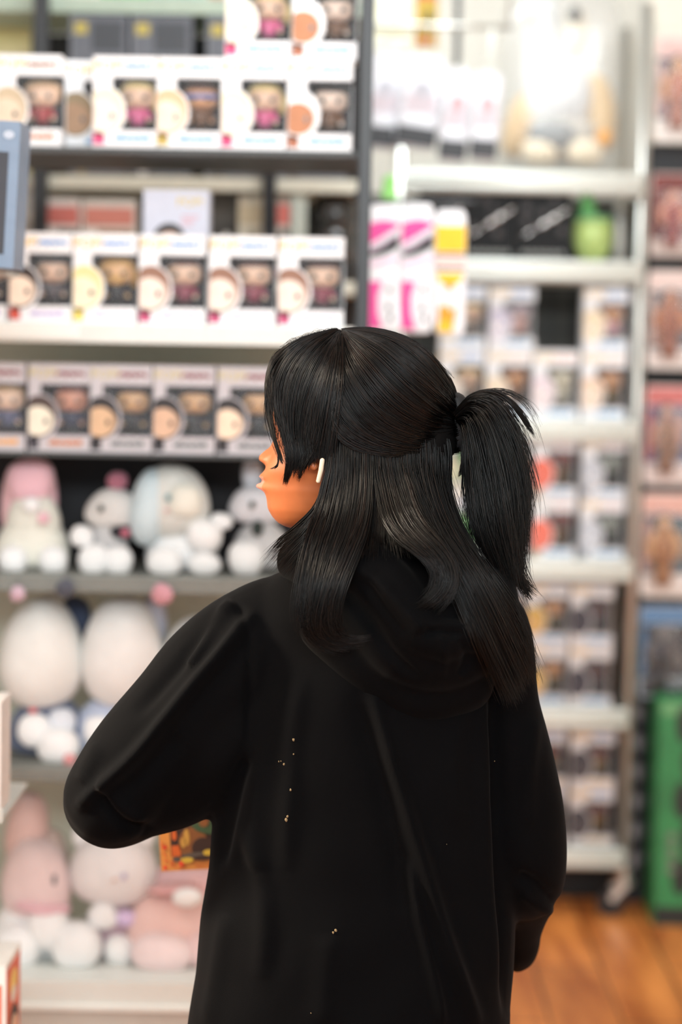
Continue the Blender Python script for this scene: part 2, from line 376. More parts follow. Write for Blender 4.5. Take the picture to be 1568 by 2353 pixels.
BL = (238, 214, 150); DKH = (48, 40, 38); BRH = (92, 60, 46); GREY = (150, 140, 130)
PINK = (232, 110, 160); BLACKC = (40, 38, 42); BROWNC = (120, 84, 56); MAR = (150, 60, 80)
row = 'top shelf of long unit'
r1 = [(-8, 140, 0.0, dict(hair=(200, 180, 150), head=(150, 92, 50), foot=(190, 110, 50), skin=(226, 205, 180)), (SK, (206, 170, 130), (170, 60, 60), 'cap'), 'brown lettered window box with fair haired figure, leftmost'),
      (150, 292, 0.075, dict(hair=(150, 130, 100), skin=(176, 140, 110), head=(120, 120, 130)), (SK, BRH, BLACKC, 'cap'), 'set-back window box half hidden behind its neighbours, second'),
      (215, 362, 0.0, dict(hair=(245, 235, 205), skin=(250, 236, 222), spot=(230, 80, 130)), (SK, BL, PINK, 'long'), 'window box with blonde figure in pink, third'),
      (362, 508, 0.0, dict(hair=(232, 190, 150), skin=(246, 226, 205), spot=(200, 175, 90)), (SK2, BRH, BROWNC, 'mask'), 'window box with blue banded figure, fourth'),
      (509, 657, 0.0, dict(hair=(245, 235, 205), skin=(250, 236, 222), spot=(230, 80, 130)), (SK, BL, PINK, 'long'), 'window box with blonde figure in pink, fifth'),
      (659, 812, 0.0, dict(hair=(245, 245, 245), skin=(190, 128, 90), spot=(176, 110, 80)), ((238, 214, 196), DKH, BROWNC, 'cap'), 'window box with dark haired figure, sixth')]
for i, (a, b, dy, kw, fg, lb) in enumerate(r1):
    p = pxbox(a, 341, YL + dy, px1=b); p.z = zs[1] + 0.0002; p.x = (at(a, 250, YL + dy).x + at(b, 250, YL + dy).x) / 2
    figure_box(p, lb + ' from left on top shelf', 'vinyl figure inside the %s box from left on the top shelf' % ORD[i], fg, group='window boxes on the top shelf', **kw)
for i, (a, b, j) in enumerate(((518, 668, 4), (669, 825, 5))):
    x = (at(a, 60, YL).x + at(b, 60, YL).x) / 2
    figure_box((x, YL + 0.047, zs[1] + 0.1606), ('window box with blonde pink figure stacked atop the fifth box', 'window box with dark haired figure stacked atop the sixth box')[i] + ' on top shelf',
               ('blonde vinyl figure in the stacked box at left of the pair', 'dark haired vinyl figure in the stacked box beside black upright')[i], r1[j][4], group='window boxes on the top shelf', **r1[j][3])
hd2 = (90, 150, 214)
r2 = [(-132, 15, dict(hair=DKH, skin=(240, 220, 200), head=hd2, foot=(150, 110, 200)), (SK, DKH, BLACKC, 'cap'), 'window box with purple print cut off by photo edge'),
      (19, 165, dict(hair=(56, 44, 40), skin=(248, 226, 206), head=hd2, foot=(205, 190, 230), spot=(214, 84, 66)), (SK, (80, 80, 84), (90, 80, 84), 'cap'), 'window box with grey haired figure, red collar portrait'),
      (166, 314, dict(hair=(240, 222, 160), skin=(250, 236, 206), head=hd2, foot=(225, 200, 225), spot=(238, 214, 110)), ((226, 178, 120), (196, 152, 80), BLACKC, 'beard'), 'window box with blond bearded figure'),
      (318, 473, dict(hair=(150, 110, 90), skin=(250, 228, 214), head=hd2, foot=(205, 190, 230), spot=(200, 80, 120)), (SK, (92, 64, 60), MAR, 'cap'), 'window box with brown haired figure under lavender box'),
      (479, 634, dict(hair=(150, 110, 90), skin=(250, 228, 214), head=hd2, foot=(205, 190, 230), spot=(200, 80, 120)), (SK, (92, 64, 60), MAR, 'cap'), 'window box with brown haired figure between two like it'),
      (639, 792, dict(hair=(150, 110, 90), skin=(250, 228, 214), head=hd2, foot=(205, 190, 230), spot=(200, 80, 120)), (SK, (92, 64, 60), MAR, 'cap'), 'window box with brown haired figure next to black upright')]
for i, (a, b, kw, fg, lb) in enumerate(r2):
    x = (at(a, 645, YL).x + at(b, 645, YL).x) / 2; W = (at(b, 645, YL).x - at(a, 645, YL).x) * 0.985
    figure_box((x, YL + 0.049, zs[2] + 0.0002), 'white %s, on the thick white shelf' % lb, 'vinyl figure inside %s box from left on the thick white shelf' % ORD[i], fg, group='window boxes on the thick white shelf', W=round(W, 3), **kw)
lav = mat('lavender_card', (226, 226, 240), 0.5, var=0.02)
xb = (at(330, 480, YL + 0.12).x + at(480, 480, YL + 0.12).x) / 2
zt_ = zat(436, YL + 0.12)
hh = (zt_ - zs[2] - 0.001) / 2
lb_ = thing('figure_box', 'lavender box back with yellow logo rising behind the white shelf row', 'box', (xb, YL + 0.16, zs[2] + hh + 0.0005))
m = MB(); m.box(-0.060, 0.060, -0.04, 0.05, 0, hh)
m.add([(0.026 + x * 0.9, -0.0405 - z * 0.5, hh - 0.022 + y * 0.9) for x, y, z in LOGO[0]], LOGO[1], 1)
m.disc(-0.012, hh - 0.09, 0.030, 0.030, -0.0406, 0.0004, 2); m.disc(-0.012, hh - 0.097, 0.024, 0.022, -0.0411, 0.0004, 3)
for k in range(3): m.rrect(0.010, 0.042 - 0.006 * k, hh - 0.050 - 0.007 * k, hh - 0.046 - 0.007 * k, 0.001, -0.0405, 0.0004, 4, 2)
m.build('carton', [lav, colmat((240, 205, 60)), colmat((50, 42, 42)), colmat((240, 200, 180)), colmat((235, 190, 200))], lb_)
lb2 = thing('figure_box', 'white box hidden behind the row, carrying the lavender box', 'box', (xb, YL + 0.16, zs[2] + 0.0003))
MB().box(-0.058, 0.058, -0.04, 0.05, 0, hh - 0.0005).build('carton', M_card, lb2)
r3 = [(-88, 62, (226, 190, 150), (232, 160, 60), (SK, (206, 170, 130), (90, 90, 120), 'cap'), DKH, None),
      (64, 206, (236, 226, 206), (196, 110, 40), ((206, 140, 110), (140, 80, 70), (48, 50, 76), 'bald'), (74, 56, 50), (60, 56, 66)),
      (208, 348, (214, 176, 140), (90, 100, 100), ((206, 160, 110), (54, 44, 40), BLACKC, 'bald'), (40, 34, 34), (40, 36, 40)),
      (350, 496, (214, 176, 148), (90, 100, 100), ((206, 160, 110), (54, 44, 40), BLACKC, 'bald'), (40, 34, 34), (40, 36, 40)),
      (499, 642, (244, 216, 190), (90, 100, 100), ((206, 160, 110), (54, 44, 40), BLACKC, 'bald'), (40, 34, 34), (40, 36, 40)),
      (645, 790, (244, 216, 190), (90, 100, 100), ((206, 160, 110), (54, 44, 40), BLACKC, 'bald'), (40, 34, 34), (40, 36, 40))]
lbs3 = ['leftmost, cut off by photo edge', 'second from left, red brown figure with pale portrait', 'third from left, figure in black', 'fourth from left, figure in black', 'fifth from left, just before the face', 'sixth from left, behind the head']
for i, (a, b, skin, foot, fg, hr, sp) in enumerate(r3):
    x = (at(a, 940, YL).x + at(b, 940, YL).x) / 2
    figure_box((x, YL + 0.047, zs[3] + 0.0002), 'shade-toned window box under the thick shelf, ' + lbs3[i], 'vinyl figure inside the %s shade-toned box from left under the thick shelf' % ORD[i], fg,
               card=M_shadecard, skin=skin, hair=hr, logo=(205, 186, 110), head=(130, 44, 44), foot=foot, spot=sp, W=0.110, H=0.157, wl=0.2, group='shade-toned boxes under the thick shelf')
# a long price ticket over the fifth shade-toned box is left as part of the card print

# ------------------------------------------------------------------ the unit seen through the open top of the first one
XB0 = at(-300, 400, YB).x; XB1 = at(845, 400, YB).x
zb1 = zat(406, YB); zb2 = zat(640, YB); zb0 = zat(28, YB + 0.0)
bu = thing('back_shelving', 'cream shelving unit with black posts seen through the open long unit', 'shelving', (XB0, YB, 0))
def bb(name, mb, m): return mb.build(name, m, bu, (-XB0, -YB, 0), bevel=0.001)
M_cream = mat('cream_metal', (214, 210, 194), 0.5, var=0.04)
bb('shelf', MB().box(XB0, XB1, YB, YB + 0.38, zb1 - 0.028, zb1), M_cream)
bb('shelf', MB().box(XB0, XB1, YB, YB + 0.38, zb2 - 0.028, zb2), M_cream)
bb('shelf', MB().box(XB0, XB1, YB + 0.03, YB + 0.38, zb0 - 0.0, zb0 + 0.035), mat('sage_metal', (176, 190, 172), 0.5))
bb('shelf', MB().box(XB0, XB1, YB, YB + 0.38, 0.55, 0.58), M_cream)
bb('back_panel', MB().box(at(60, 300, YB + 0.4).x, XB1, YB + 0.385, YB + 0.395, 0.58, zb0), mat('back_unit_dark', (44, 44, 46), 0.7, var=0.1))
for pxp, wd in ((92, 34), (620, 30)):
    xx = at(pxp, 400, YB - 0.02).x; ww = wd / ppm(YB) / 2
    bb('post', MB().box(xx - ww, xx + ww, YB - 0.025, YB - 0.001, 0, 2.45), M_blackm)
xx = at(688, 450, YB + 0.02).x
bb('post', MB().box(xx - 0.017, xx + 0.017, YB + 0.02, YB + 0.05, zb2, zb1 - 0.028), mat('pale_post', (190, 196, 186), 0.5))
M_gbox = mat('slate_card', (96, 98, 106), 0.5, var=0.08); M_gbox2 = mat('slate_panel', (58, 60, 66), 0.5)
def slate_box(px0, px1, z, H, lab, tint):
    x0, x1 = at(px0, 200, YB + 0.02).x, at(px1, 200, YB + 0.02).x; W = x1 - x0
    t = thing('slate_box', lab, 'box', ((x0 + x1) / 2, YB + 0.08, z), group='slate grey boxes on the back shelf')
    m = MB(); m.box(-W / 2, W / 2, -0.06, 0.06, 0, H); m.rect(-0.12 * W, 0.42 * W, 0.55 * H, 0.92 * H, -0.0606, 0.0005, 1)
    m.rect(-0.42 * W, -0.2 * W, 0.76 * H, 0.90 * H, -0.0606, 0.0005, 2); m.disc(-0.28 * W, 0.22 * H, 0.13 * W, 0.2 * H, -0.0606, 0.0005, 3)
    m.rect(-0.05 * W, 0.4 * W, 0.12 * H, 0.2 * H, -0.0606, 0.0005, 4); m.rect(-0.48 * W, -0.45 * W, 0, H, -0.0606, 0.0005, 4)
    m.build('carton', [M_gbox, M_gbox2, colmat((190, 170, 80)), colmat(tint), colmat((130, 132, 138))], t)
Hs = (zat(36, YB + 0.02) - zb1) / 2 - 0.0005
for i, (a, b, tint) in enumerate(((160, 292, (150, 130, 90)), (300, 440, (206, 200, 196)), (474, 606, (60, 50, 44)), (640, 800, (60, 50, 44)))):
    nm = ('first slate box from left', 'second slate box from left with pale portrait', 'third slate box from left', 'slate box beside black upright')[i]
    slate_box(a, b, zb1 + 0.0003, Hs, nm + ' on back shelf, lower of its pair', tint)
    slate_box(a, b, zb1 + Hs + 0.0007, Hs, nm + ' on back shelf, upper of its pair', tint)
def pack(name, px0, px1, py0, py1, Y, label, cat, cols, zbase=None, D=0.06, group=None):
    """a printed carton: card with a band, a dark window print and a coloured patch"""
    x0, x1 = at(px0, (py0 + py1) / 2, Y).x, at(px1, (py0 + py1) / 2, Y).x; zt = zat(py0, Y, (px0 + px1) / 2); z0 = zat(py1, Y, (px0 + px1) / 2) if zbase is None else zbase
    W, H = x1 - x0, zt - z0
    t = thing(name, label, cat, ((x0 + x1) / 2, Y + D / 2, z0), group=group)
    m = MB(); m.box(-W / 2, W / 2, -D / 2, D / 2, 0, H); y = -D / 2 - 0.0006
    m.rect(-0.46 * W, 0.46 * W, 0.66 * H, 0.9 * H, y, 0.0005, 1); m.rect(-0.2 * W, 0.46 * W, 0.2 * H, 0.6 * H, y, 0.0005, 2)
    m.disc(0.1 * W, 0.38 * H, 0.2 * W, 0.16 * H, y - 0.0006, 0.0005, 3, 16); m.rect(-0.4 * W, 0.3 * W, 0.05 * H, 0.12 * H, y, 0.0005, 1)
    m.build('carton', [colmat(c) for c in cols], t, bevel=0.001); return t
zq = zb2 + 0.0005
pack('toy_carton', 108, 184, 455, 560, YB + 0.03, 'red and white toy carton beside left black post on back shelf', 'carton', [(236, 226, 220), (214, 120, 110), (70, 66, 62), (150, 140, 130)], zq)
pack('toy_carton', 189, 312, 458, 560, YB + 0.03, 'red lidded toy carton with orange window on back shelf', 'carton', [(232, 224, 216), (220, 140, 126), (150, 92, 40), (200, 130, 60)], zq)
pack('toy_carton', -20, 78, 415, 560, YB + 0.03, 'pale toy carton at left of black post, beside blue box', 'carton', [(214, 210, 204), (196, 194, 190), (180, 176, 170), (210, 206, 200)], zq)
pack('toy_carton', 548, 603, 450, 560, YB + 0.03, 'narrow cream carton against the middle black post', 'carton', [(226, 220, 204), (206, 190, 160), (190, 180, 160), (150, 140, 120)], zq)
pack('toy_carton', 637, 668, 450, 560, YB + 0.03, 'slim red topped carton right of middle black post', 'carton', [(210, 200, 190), (220, 120, 110), (90, 84, 80), (150, 140, 130)], zq)
pack('toy_carton', 484, 546, 440, 560, YB + 0.06, 'dark carton with white oval behind cream carton', 'carton', [(70, 68, 66), (84, 82, 78), (64, 62, 60), (235, 232, 226)], zq)
dm = thing('snow_globe', 'dark glossy dome with bright reflections beside the black upright', 'globe', (at(768, 500, YB + 0.1).x, YB + 0.1, zb2))
hz = zat(430, YB + 0.1) - zb2
MB().tube([(0, 0, 0), (0, 0, 0.03), (0, 0, 0.04)], [0.055, 0.055, 0.05], 24).build('base', M_blackm, dm)
MB().sell((0, 0, hz - 0.055), (0.055, 0.055, 0.055), 0, 28, 18).tube([(0, 0, 0.04), (0, 0, hz - 0.06)], 0.050, 20).build('dome', mat('dark_gloss', (46, 46, 46), 0.12, var=0, coat=0.6), dm, smooth=True)
for (a, b, py0, py1, c, l) in ((-40, 72, -60, 136, (236, 222, 168), 'yellow cream poster board at top left behind black post'), (232, 344, -80, 14, (120, 206, 140), 'green box on top shelf of back unit'), (346, 470, -70, 16, (170, 206, 196), 'pale teal box on top shelf of back unit'), (482, 524, -60, 30, (206, 150, 130), 'brown red box on top shelf of back unit')):
    if py1 > 100: pack('poster_board', a, b, py0, py1, YB + 0.3, l, 'board', [c, (228, 214, 150), (240, 230, 190), (214, 190, 110)], zb1 + 0.0003, 0.012)
    else: pack('gift_box', a, b, py0, py1, YB + 0.05, l, 'box', [c, tuple(int(x * 0.9) for x in c), tuple(int(x * 0.8) for x in c), (230, 230, 220)], zb0 + 0.0352, 0.1)

# ------------------------------------------------------------------ plush toys
def plushm(rgb): return mat('plush_%d_%d_%d' % rgb, rgb, 0.95, var=0.05, scale=18, bump=0.6, bscale=160, sheen=0.3)
def plush(label, Y, zbase, parts, group=None, pxroot=None):
    x0 = at(parts[0][1], parts[0][2], Y).x
    t = thing('plush_toy', label, 'plush toy', (x0, Y, zbase), group=group)
    for (nm, px, py, rx, ry, col, dy, *ex) in parts:
        y = Y + dy; p = at(px, py, y); k = 1 / ppm(y); rd = ex[0] if ex else min(rx, ry) * 0.85 * k
        tilt = ex[1] if len(ex) > 1 else 0
        z = max(p.z, zbase + 0.7 * ry * k) if ry > 25 else p.z
        if nm in ('eye', 'nose'):
            o = MB().sell((0, 0, 0), (rx * k, rd, ry * k), 0, 14, 10).build(nm, mat('plush_eye_%d_%d_%d' % col, col, 0.3, var=0), t, (p.x - x0, dy, z - zbase), True)
        else:
            def fn(a, b, c):
                if c < -0.55 and z - ry * k < zbase + 0.012: c = -0.55 + (c + 0.55) * 0.45
                return a * (1 - (0.2 if nm == 'head' else 0.12) * c), b, c
            o = MB().sell((0, 0, 0), (rx * k, rd, ry * k), 0, 32, 20, 2.25, 0.02, fn if nm in ('body', 'head') else None).build(nm, plushm(col), t, (p.x - x0, dy, z - zbase), True)
        o.rotation_euler = (0, math.radians(tilt), 0)
    return t
WH = (250, 250, 250); CR = (240, 238, 226); PK = (244, 196, 206); NV = (96, 106, 130); GY = (206, 204, 204); LB = (214, 230, 236); LV = (222, 224, 240)
yA = YL + 0.13
plush('pink hatted cream plush at far left of the dark lined shelf', yA, zs[4], [
    ('body', 74, 1255, 84, 74, CR, 0), ('head', 78, 1185, 62, 58, CR, -0.01), ('hat', 72, 1105, 54, 56, PK, -0.01), ('ear', 30, 1140, 26, 80, (232, 186, 190), 0.02, 0.02, 8), ('ear', 118, 1130, 14, 50, PK, 0.02, 0.015, -6),
    ('leg', 30, 1292, 34, 34, WH, -0.05), ('leg', 122, 1292, 34, 34, WH, -0.05), ('bow', 72, 1160, 20, 18, WH, -0.06), ('bow', 100, 1190, 14, 14, PK, -0.06)])
plush('small grey white plush with pink pompom and black collar', yA, zs[4], [
    ('body', 250, 1240, 44, 60, GY, 0.0), ('head', 262, 1170, 66, 48, (226, 222, 218), -0.01), ('pompom', 270, 1106, 24, 22, (176, 112, 128), -0.01), ('eye', 232, 1168, 7, 9, (40, 60, 60), -0.057, 0.008),
    ('collar', 280, 1222, 26, 16, (40, 40, 46), -0.03), ('collar_bell', 288, 1224, 10, 10, (200, 110, 130), -0.055), ('paw', 188, 1232, 27, 26, WH, -0.04), ('leg', 216, 1286, 36, 38, WH, -0.05), ('leg', 272, 1290, 34, 36, WH, -0.05)])
plush('large pale blue and cream plush at middle of dark lined shelf', yA, zs[4], [
    ('body', 418, 1268, 82, 62, WH, 0.0), ('head', 392, 1150, 88, 84, (230, 230, 224), -0.02), ('hood', 344, 1165, 44, 90, LB, -0.03, 0.05, 10), ('cheek', 425, 1150, 40, 40, CR, -0.07, 0.02), ('eye', 386, 1143, 7, 9, (110, 160, 170), -0.094, 0.006),
    ('paw', 470, 1230, 42, 40, WH, -0.05), ('leg', 470, 1296, 38, 26, WH, -0.06), ('leg', 378, 1292, 42, 32, WH, -0.06), ('nose', 384, 1172, 6, 5, (236, 190, 190), -0.094, 0.006)])
plush('grey plush half hidden behind the face on dark lined shelf', yA, zs[4], [
    ('body', 600, 1262, 66, 64, GY, 0.0), ('head', 590, 1160, 62, 46, (222, 220, 224), -0.01), ('ear', 580, 1090, 24, 42, (200, 204, 212), 0.01, 0.02), ('eye', 580, 1160, 7, 9, (30, 60, 50), -0.052, 0.008),
    ('paw', 508, 1198, 27, 20, WH, -0.04), ('leg', 566, 1284, 42, 42, WH, -0.05), ('collar', 592, 1214, 14, 18, (50, 60, 56), -0.05)])
yC = YL + 0.14
plush('white egg headed plush in navy outfit at left, middle shelf', yC, zs[5], [
    ('head', 96, 1500, 94, 128, (244, 244, 240), -0.02, 0.08), ('body', 110, 1690, 90, 80, NV, 0.0), ('cap', 172, 1420, 38, 52, (74, 84, 108), 0.05), ('sprout', 118, 1376, 18, 14, (214, 212, 200), 0.0), ('paw', 78, 1678, 38, 40, WH, -0.06),
    ('leg', 134, 1738, 50, 46, WH, -0.07), ('arm', 142, 1660, 34, 34, (226, 230, 238), -0.04), ('foot_mark', 160, 1746, 14, 15, (232, 160, 160), -0.107, 0.006), ('bow', 76, 1633, 9, 7, (226, 110, 120), -0.08)])
plush('white egg headed plush with lavender side, middle shelf', yC, zs[5], [
    ('head', 282, 1496, 94, 126, (246, 246, 244), -0.02, 0.08), ('ear', 352, 1430, 34, 62, LV, 0.03), ('body', 250, 1690, 84, 80, (190, 200, 222), 0.0), ('paw', 225, 1680, 34, 36, WH, -0.05), ('leg', 280, 1740, 46, 40, WH, -0.06)])
plush('white round plush peeking above the raised elbow', yC, zs[5], [
    ('head', 452, 1500, 78, 84, (244, 244, 242), -0.02, 0.07), ('body', 450, 1670, 72, 96, (226, 226, 230), 0.0), ('leg', 420, 1742, 40, 36, WH, -0.05)])
for i, (px, py, r, col, lab) in enumerate(((150, 1352, 22, (84, 86, 96), 'small dark fabric clip hanging below the plush shelf'), (372, 1366, 26, (206, 150, 160), 'small pink pompom clip hanging below plush shelf'), (40, 1365, 18, (206, 176, 190), 'small lilac clip at far left below plush shelf'))):
    y = YL - 0.035; p = at(px, py, y); t = thing('pompom_clip', lab, 'clip', (p.x, y, p.z))
    MB().sell((0, 0, 0), (r / ppm(y), 0.012, r / ppm(y)), 0, 18, 12, 2, 0.05).build('pompom', plushm(col), t, smooth=True)
    MB().tube([(0, 0, r / ppm(y) * 0.8), (0.001, 0.01, r / ppm(y) + 0.012), (0, 0.022, zs[4] - 0.012 - p.z)], 0.0018, 6).build('loop', mat('grey_cord', (120, 120, 120)), t)
yD = YL + 0.12
plush('tall pale pink plush with white belly on the bottom shelf', yD, zs[6], [
    ('body', 78, 2140, 92, 84, WH, 0.0), ('head', 82, 2020, 82, 100, (248, 226, 226), -0.02), ('ear', 62, 1910, 50, 96, (238, 206, 200), 0.02, 0.05, 6), ('ear', 128, 1970, 30, 70, (236, 212, 200), 0.04, 0.03, -10), ('eye', 125, 2022, 5, 13, (110, 110, 116), -0.066, 0.006, 0),
    ('scarf', 96, 2080, 70, 18, (240, 196, 204), -0.04, 0.05, 8), ('leg', 176, 2172, 58, 56, WH, -0.07), ('leg', 40, 2180, 56, 54, WH, -0.06), ('paw', 110, 2130, 50, 52, WH, -0.06)])
plush('white round headed plush in pink dress on bottom shelf', yD, zs[6], [
    ('head', 262, 1990, 100, 92, (246, 242, 242), -0.01), ('body', 262, 2140, 54, 84, (238, 206, 216), 0.01), ('eye', 285, 2014, 6, 8, (186, 176, 214), -0.082, 0.006), ('arm', 236, 2106, 36, 32, WH, -0.04), ('leg', 274, 2184, 36, 36, WH, -0.05),
    ('bow', 290, 2110, 24, 20, (222, 200, 236), -0.04), ('ear', 192, 1920, 26, 30, WH, 0.0), ('ear', 330, 1918, 28, 30, WH, 0.0), ('nose', 262, 2022, 6, 4, (236, 196, 180), -0.084, 0.006)])
plush('pink plush slumped against the shopper on bottom shelf', yD, zs[6], [
    ('body', 400, 2130, 110, 100, (246, 210, 204), -0.01), ('head', 430, 2040, 110, 60, (244, 204, 206), 0.02), ('paw', 430, 2062, 34, 22, WH, -0.1), ('leg', 372, 2190, 74, 48, (246, 224, 224), -0.08), ('ribbon', 400, 2040, 60, 12, (236, 180, 180), -0.06, 0.03, -6), ('leg', 480, 2180, 60, 50, (244, 214, 214), -0.06)])

# ------------------------------------------------------------------ chrome wire rack
XK0 = at(912, 1000, YR).x; XK1 = at(1462, 1000, YR).x; DK = 0.46
rk = thing('wire_rack', 'tall chrome wire shelving rack on casters behind the ponytail', 'rack', ((XK0 + XK1) / 2, YR + DK / 2, 0))
RX, RY = (XK0 + XK1) / 2, YR + DK / 2
M_chrome = mat('chrome', (206, 206, 200), 0.28, 0.75, var=0.03)
M_strip = mat('white_price_strip', (240, 243, 236), 0.35, var=0.02)
def kb(name, mb, m, par=None, smooth=False):
    return mb.build(name, m, par or rk, (-RX, -RY, 0) if par is None else (0, 0, 0), smooth=smooth)
zk = {n: zat(p, YR, 1260) for n, p in dict(a=397, b=600, c=966, d=1286, e=1626, f=1946).items()}
ztop = 2.35
for x in (XK0, XK1):
    for y in (YR, YR + DK):
        pm = MB().tube([(x, y, 0.125), (x, y, ztop)], 0.0145, 14)
        for i in range(60): pm.tube([(x, y, 0.16 + i * 0.036), (x, y, 0.1625 + i * 0.036)], 0.0152, 14)
        kb('post', pm, M_chrome, smooth=True)
        cm = kb('caster', MB().tube([(x, y, 0.085), (x, y, 0.128)], 0.017, 14).tube([(x, y, 0.094), (x, y, 0.082)], [0.026, 0.026], 14).box(x - 0.035, x + 0.012, y - 0.016, y + 0.016, 0.078, 0.086).plate([(x - 0.042, 0.050), (x - 0.028, 0.038), (x + 0.012, 0.082), (x - 0.016, 0.084)], y - 0.018, 0.003).plate([(x - 0.042, 0.050), (x - 0.028, 0.038), (x + 0.012, 0.082), (x - 0.016, 0.084)], y + 0.015, 0.003), M_chrome)
        MB().tube([(x - 0.034, y - 0.013, 0.036), (x - 0.034, y + 0.013, 0.036)], 0.036, 24).build('wheel', M_blackm, cm)
for n, z in zk.items():
    sm = MB()
    for y in (YR - 0.004, YR + DK):
        for dz in (-0.004, -0.046): sm.tube([(XK0, y, z + dz), (XK1, y, z + dz)], 0.004, 8)
        nz = 24
        for i in range(nz):
            xa = XK0 + (XK1 - XK0) * i / nz; xb_ = XK0 + (XK1 - XK0) * (i + 0.5) / nz; xc = XK0 + (XK1 - XK0) * (i + 1) / nz
            sm.tube([(xa, y, z - 0.004), (xb_, y, z - 0.046)], 0.002, 5); sm.tube([(xb_, y, z - 0.046), (xc, y, z - 0.004)], 0.002, 5)
    for i in range(30):
        x = XK0 + (XK1 - XK0) * (i + 0.5) / 30; sm.tube([(x, YR - 0.004, z - 0.0025), (x, YR + DK, z - 0.0025)], 0.0022, 5)
    sh = kb('shelf', sm, M_chrome, smooth=True)
    ps = MB()
    x0_ = XK0 + 0.005; x1_ = XK1 - 0.002
    ps.box(x0_, x1_, YR - 0.013, YR - 0.010, z - 0.052, z + 0.002)
    ps.tube([(x0_, YR - 0.013, z - 0.014), (x1_, YR - 0.013, z - 0.014)], 0.0105, 12); ps.tube([(x0_, YR - 0.013, z - 0.040), (x1_, YR - 0.013, z - 0.040)], 0.0105, 12)
    ps.build('price_strip', M_strip, sh, smooth=True)
# dark grid panel behind the rack
gp = thing('grid_panel', 'black wire grid panel standing behind the chrome rack', 'grid panel', (RX, YR + DK + 0.05, 0))
gx0, gx1 = XK0 - 0.1, at(1478, 900, YR + DK + 0.05).x; gz1 = zk['a'] - 0.03
g = MB()
for i in range(13): xx = gx0 + (gx1 - gx0) * i / 12; g.tube([(xx - RX, 0, 0), (xx - RX, 0, gz1)], 0.004, 6)
for i in range(27): zz = 0.01 + (gz1 - 0.02) * i / 26; g.tube([(gx0 - RX, -0.004, zz), (gx1 - RX, -0.004, zz)], 0.003, 6)
g.build('wire_grid', M_blackm, gp)
MB().box(gx0 - RX, gx1 - RX, 0.008, 0.016, 0, gz1).build('backing_board', mat('charcoal_board', (74, 74, 70), 0.7, var=0.08), gp)
# boxes on the rack
rb = lambda a, b, n: (at(a, 1000, YR + 0.02).x + at(b, 1000, YR + 0.02).x) / 2
def rack_row(zb, spec, desc, n0, H=0.16, W=0.115, grp='window boxes on the chrome rack', card=None):
    for i, (a, b, fg, kw, lb) in enumerate(spec):
        figure_box((rb(a, b, 0), YR + 0.062, zb), 'small %s, %s' % (lb, desc), 'tiny figure inside %s, %s' % (lb.replace('box ', 'box, ', 1) if 0 else lb, desc), fg, W=W, H=H, group=grp, card=card, **kw)
z = zk['c'] + 0.0005; h1 = zat(805, YR + 0.02, 1260) - z
PALE = dict(inner=M_palein)
rack_row(z, [(1008, 1110, (SK, BL, GREY, 'cap'), dict(hair=(240, 230, 214), skin=(246, 232, 220), **PALE), 'pale box behind head'),
             (1115, 1218, (SK2, (150, 90, 70), (120, 100, 90), 'bald'), dict(hair=(240, 220, 190), skin=(248, 226, 206), head=(236, 190, 160)), 'box left of twins'),
             (1222, 1326, ((220, 214, 190), (190, 186, 170), (206, 200, 180), 'cap'), dict(hair=(230, 210, 220), skin=(246, 230, 230), head=(236, 180, 160), **PALE), 'box with pale bright figure'),
             (1330, 1442, (SK2, (140, 84, 66), (110, 96, 60), 'bald'), dict(hair=(236, 200, 170), skin=(248, 226, 206), head=(238, 196, 170)), 'box against right post')], 'lower row above third rack shelf', 0, H=h1)
h2 = zat(660, YR + 0.02, 1260) - (z + h1)
rack_row(z + h1 + 0.0005, [(1008, 1112, (SK, BL, GREY, 'cap'), dict(hair=(238, 228, 180), skin=(246, 236, 206), **PALE), 'box behind socks'),
             (1119, 1224, ((196, 170, 170), (90, 106, 140), (226, 180, 170), 'cap'), dict(hair=(196, 190, 216), skin=(236, 230, 240), **PALE), 'box with blue haired figure'),
             (1330, 1444, (SK2, (150, 96, 70), (232, 180, 190), 'cap'), dict(hair=(244, 220, 180), skin=(250, 232, 206), **PALE), 'box with orange haired figure')], 'stacked top row under second rack shelf', 0, H=h2)
z = zk['d'] + 0.0005; h = (zat(1003, YR + 0.02, 1260) - z) / 2 - 0.0005
two = [(1008, 1112, ((110, 180, 100), (84, 160, 76), (96, 176, 90), 'cap'), dict(hair=(236, 220, 190), skin=(226, 232, 190), foot=(230, 210, 150), inner=colmat((120, 190, 110))), 'box seen through hair gap'),
       (1114, 1222, ((210, 190, 90), (56, 76, 110), (206, 180, 60), 'cap'), dict(hair=(210, 210, 216), skin=(236, 236, 236)), 'box hidden by ponytail'),
       (1226, 1330, ((110, 70, 60), (150, 40, 50), (120, 90, 50), 'cap'), dict(hair=(246, 120, 96), skin=(250, 130, 110), head=(230, 190, 190), logo=(226, 226, 216), spot=(206, 170, 110)), 'box with red portrait'),
       (1336, 1446, ((150, 160, 150), (104, 110, 104), (60, 70, 70), 'cap'), dict(hair=(190, 196, 206), skin=(216, 220, 228), head=(232, 200, 200), spot=(150, 160, 176)), 'box with grey green figure')]
rack_row(z, two, 'lower of two rows on fourth shelf', 0, H=h, W=0.113)
rack_row(z + h + 0.0005, two, 'upper of two rows on fourth shelf', 0, H=h, W=0.113)
z = zk['e'] + 0.0005; h = (zat(1340, YR + 0.02, 1260) - z) / 2 - 0.0005
GC = mat('shaded_card', (226, 222, 222), 0.5, var=0.03)
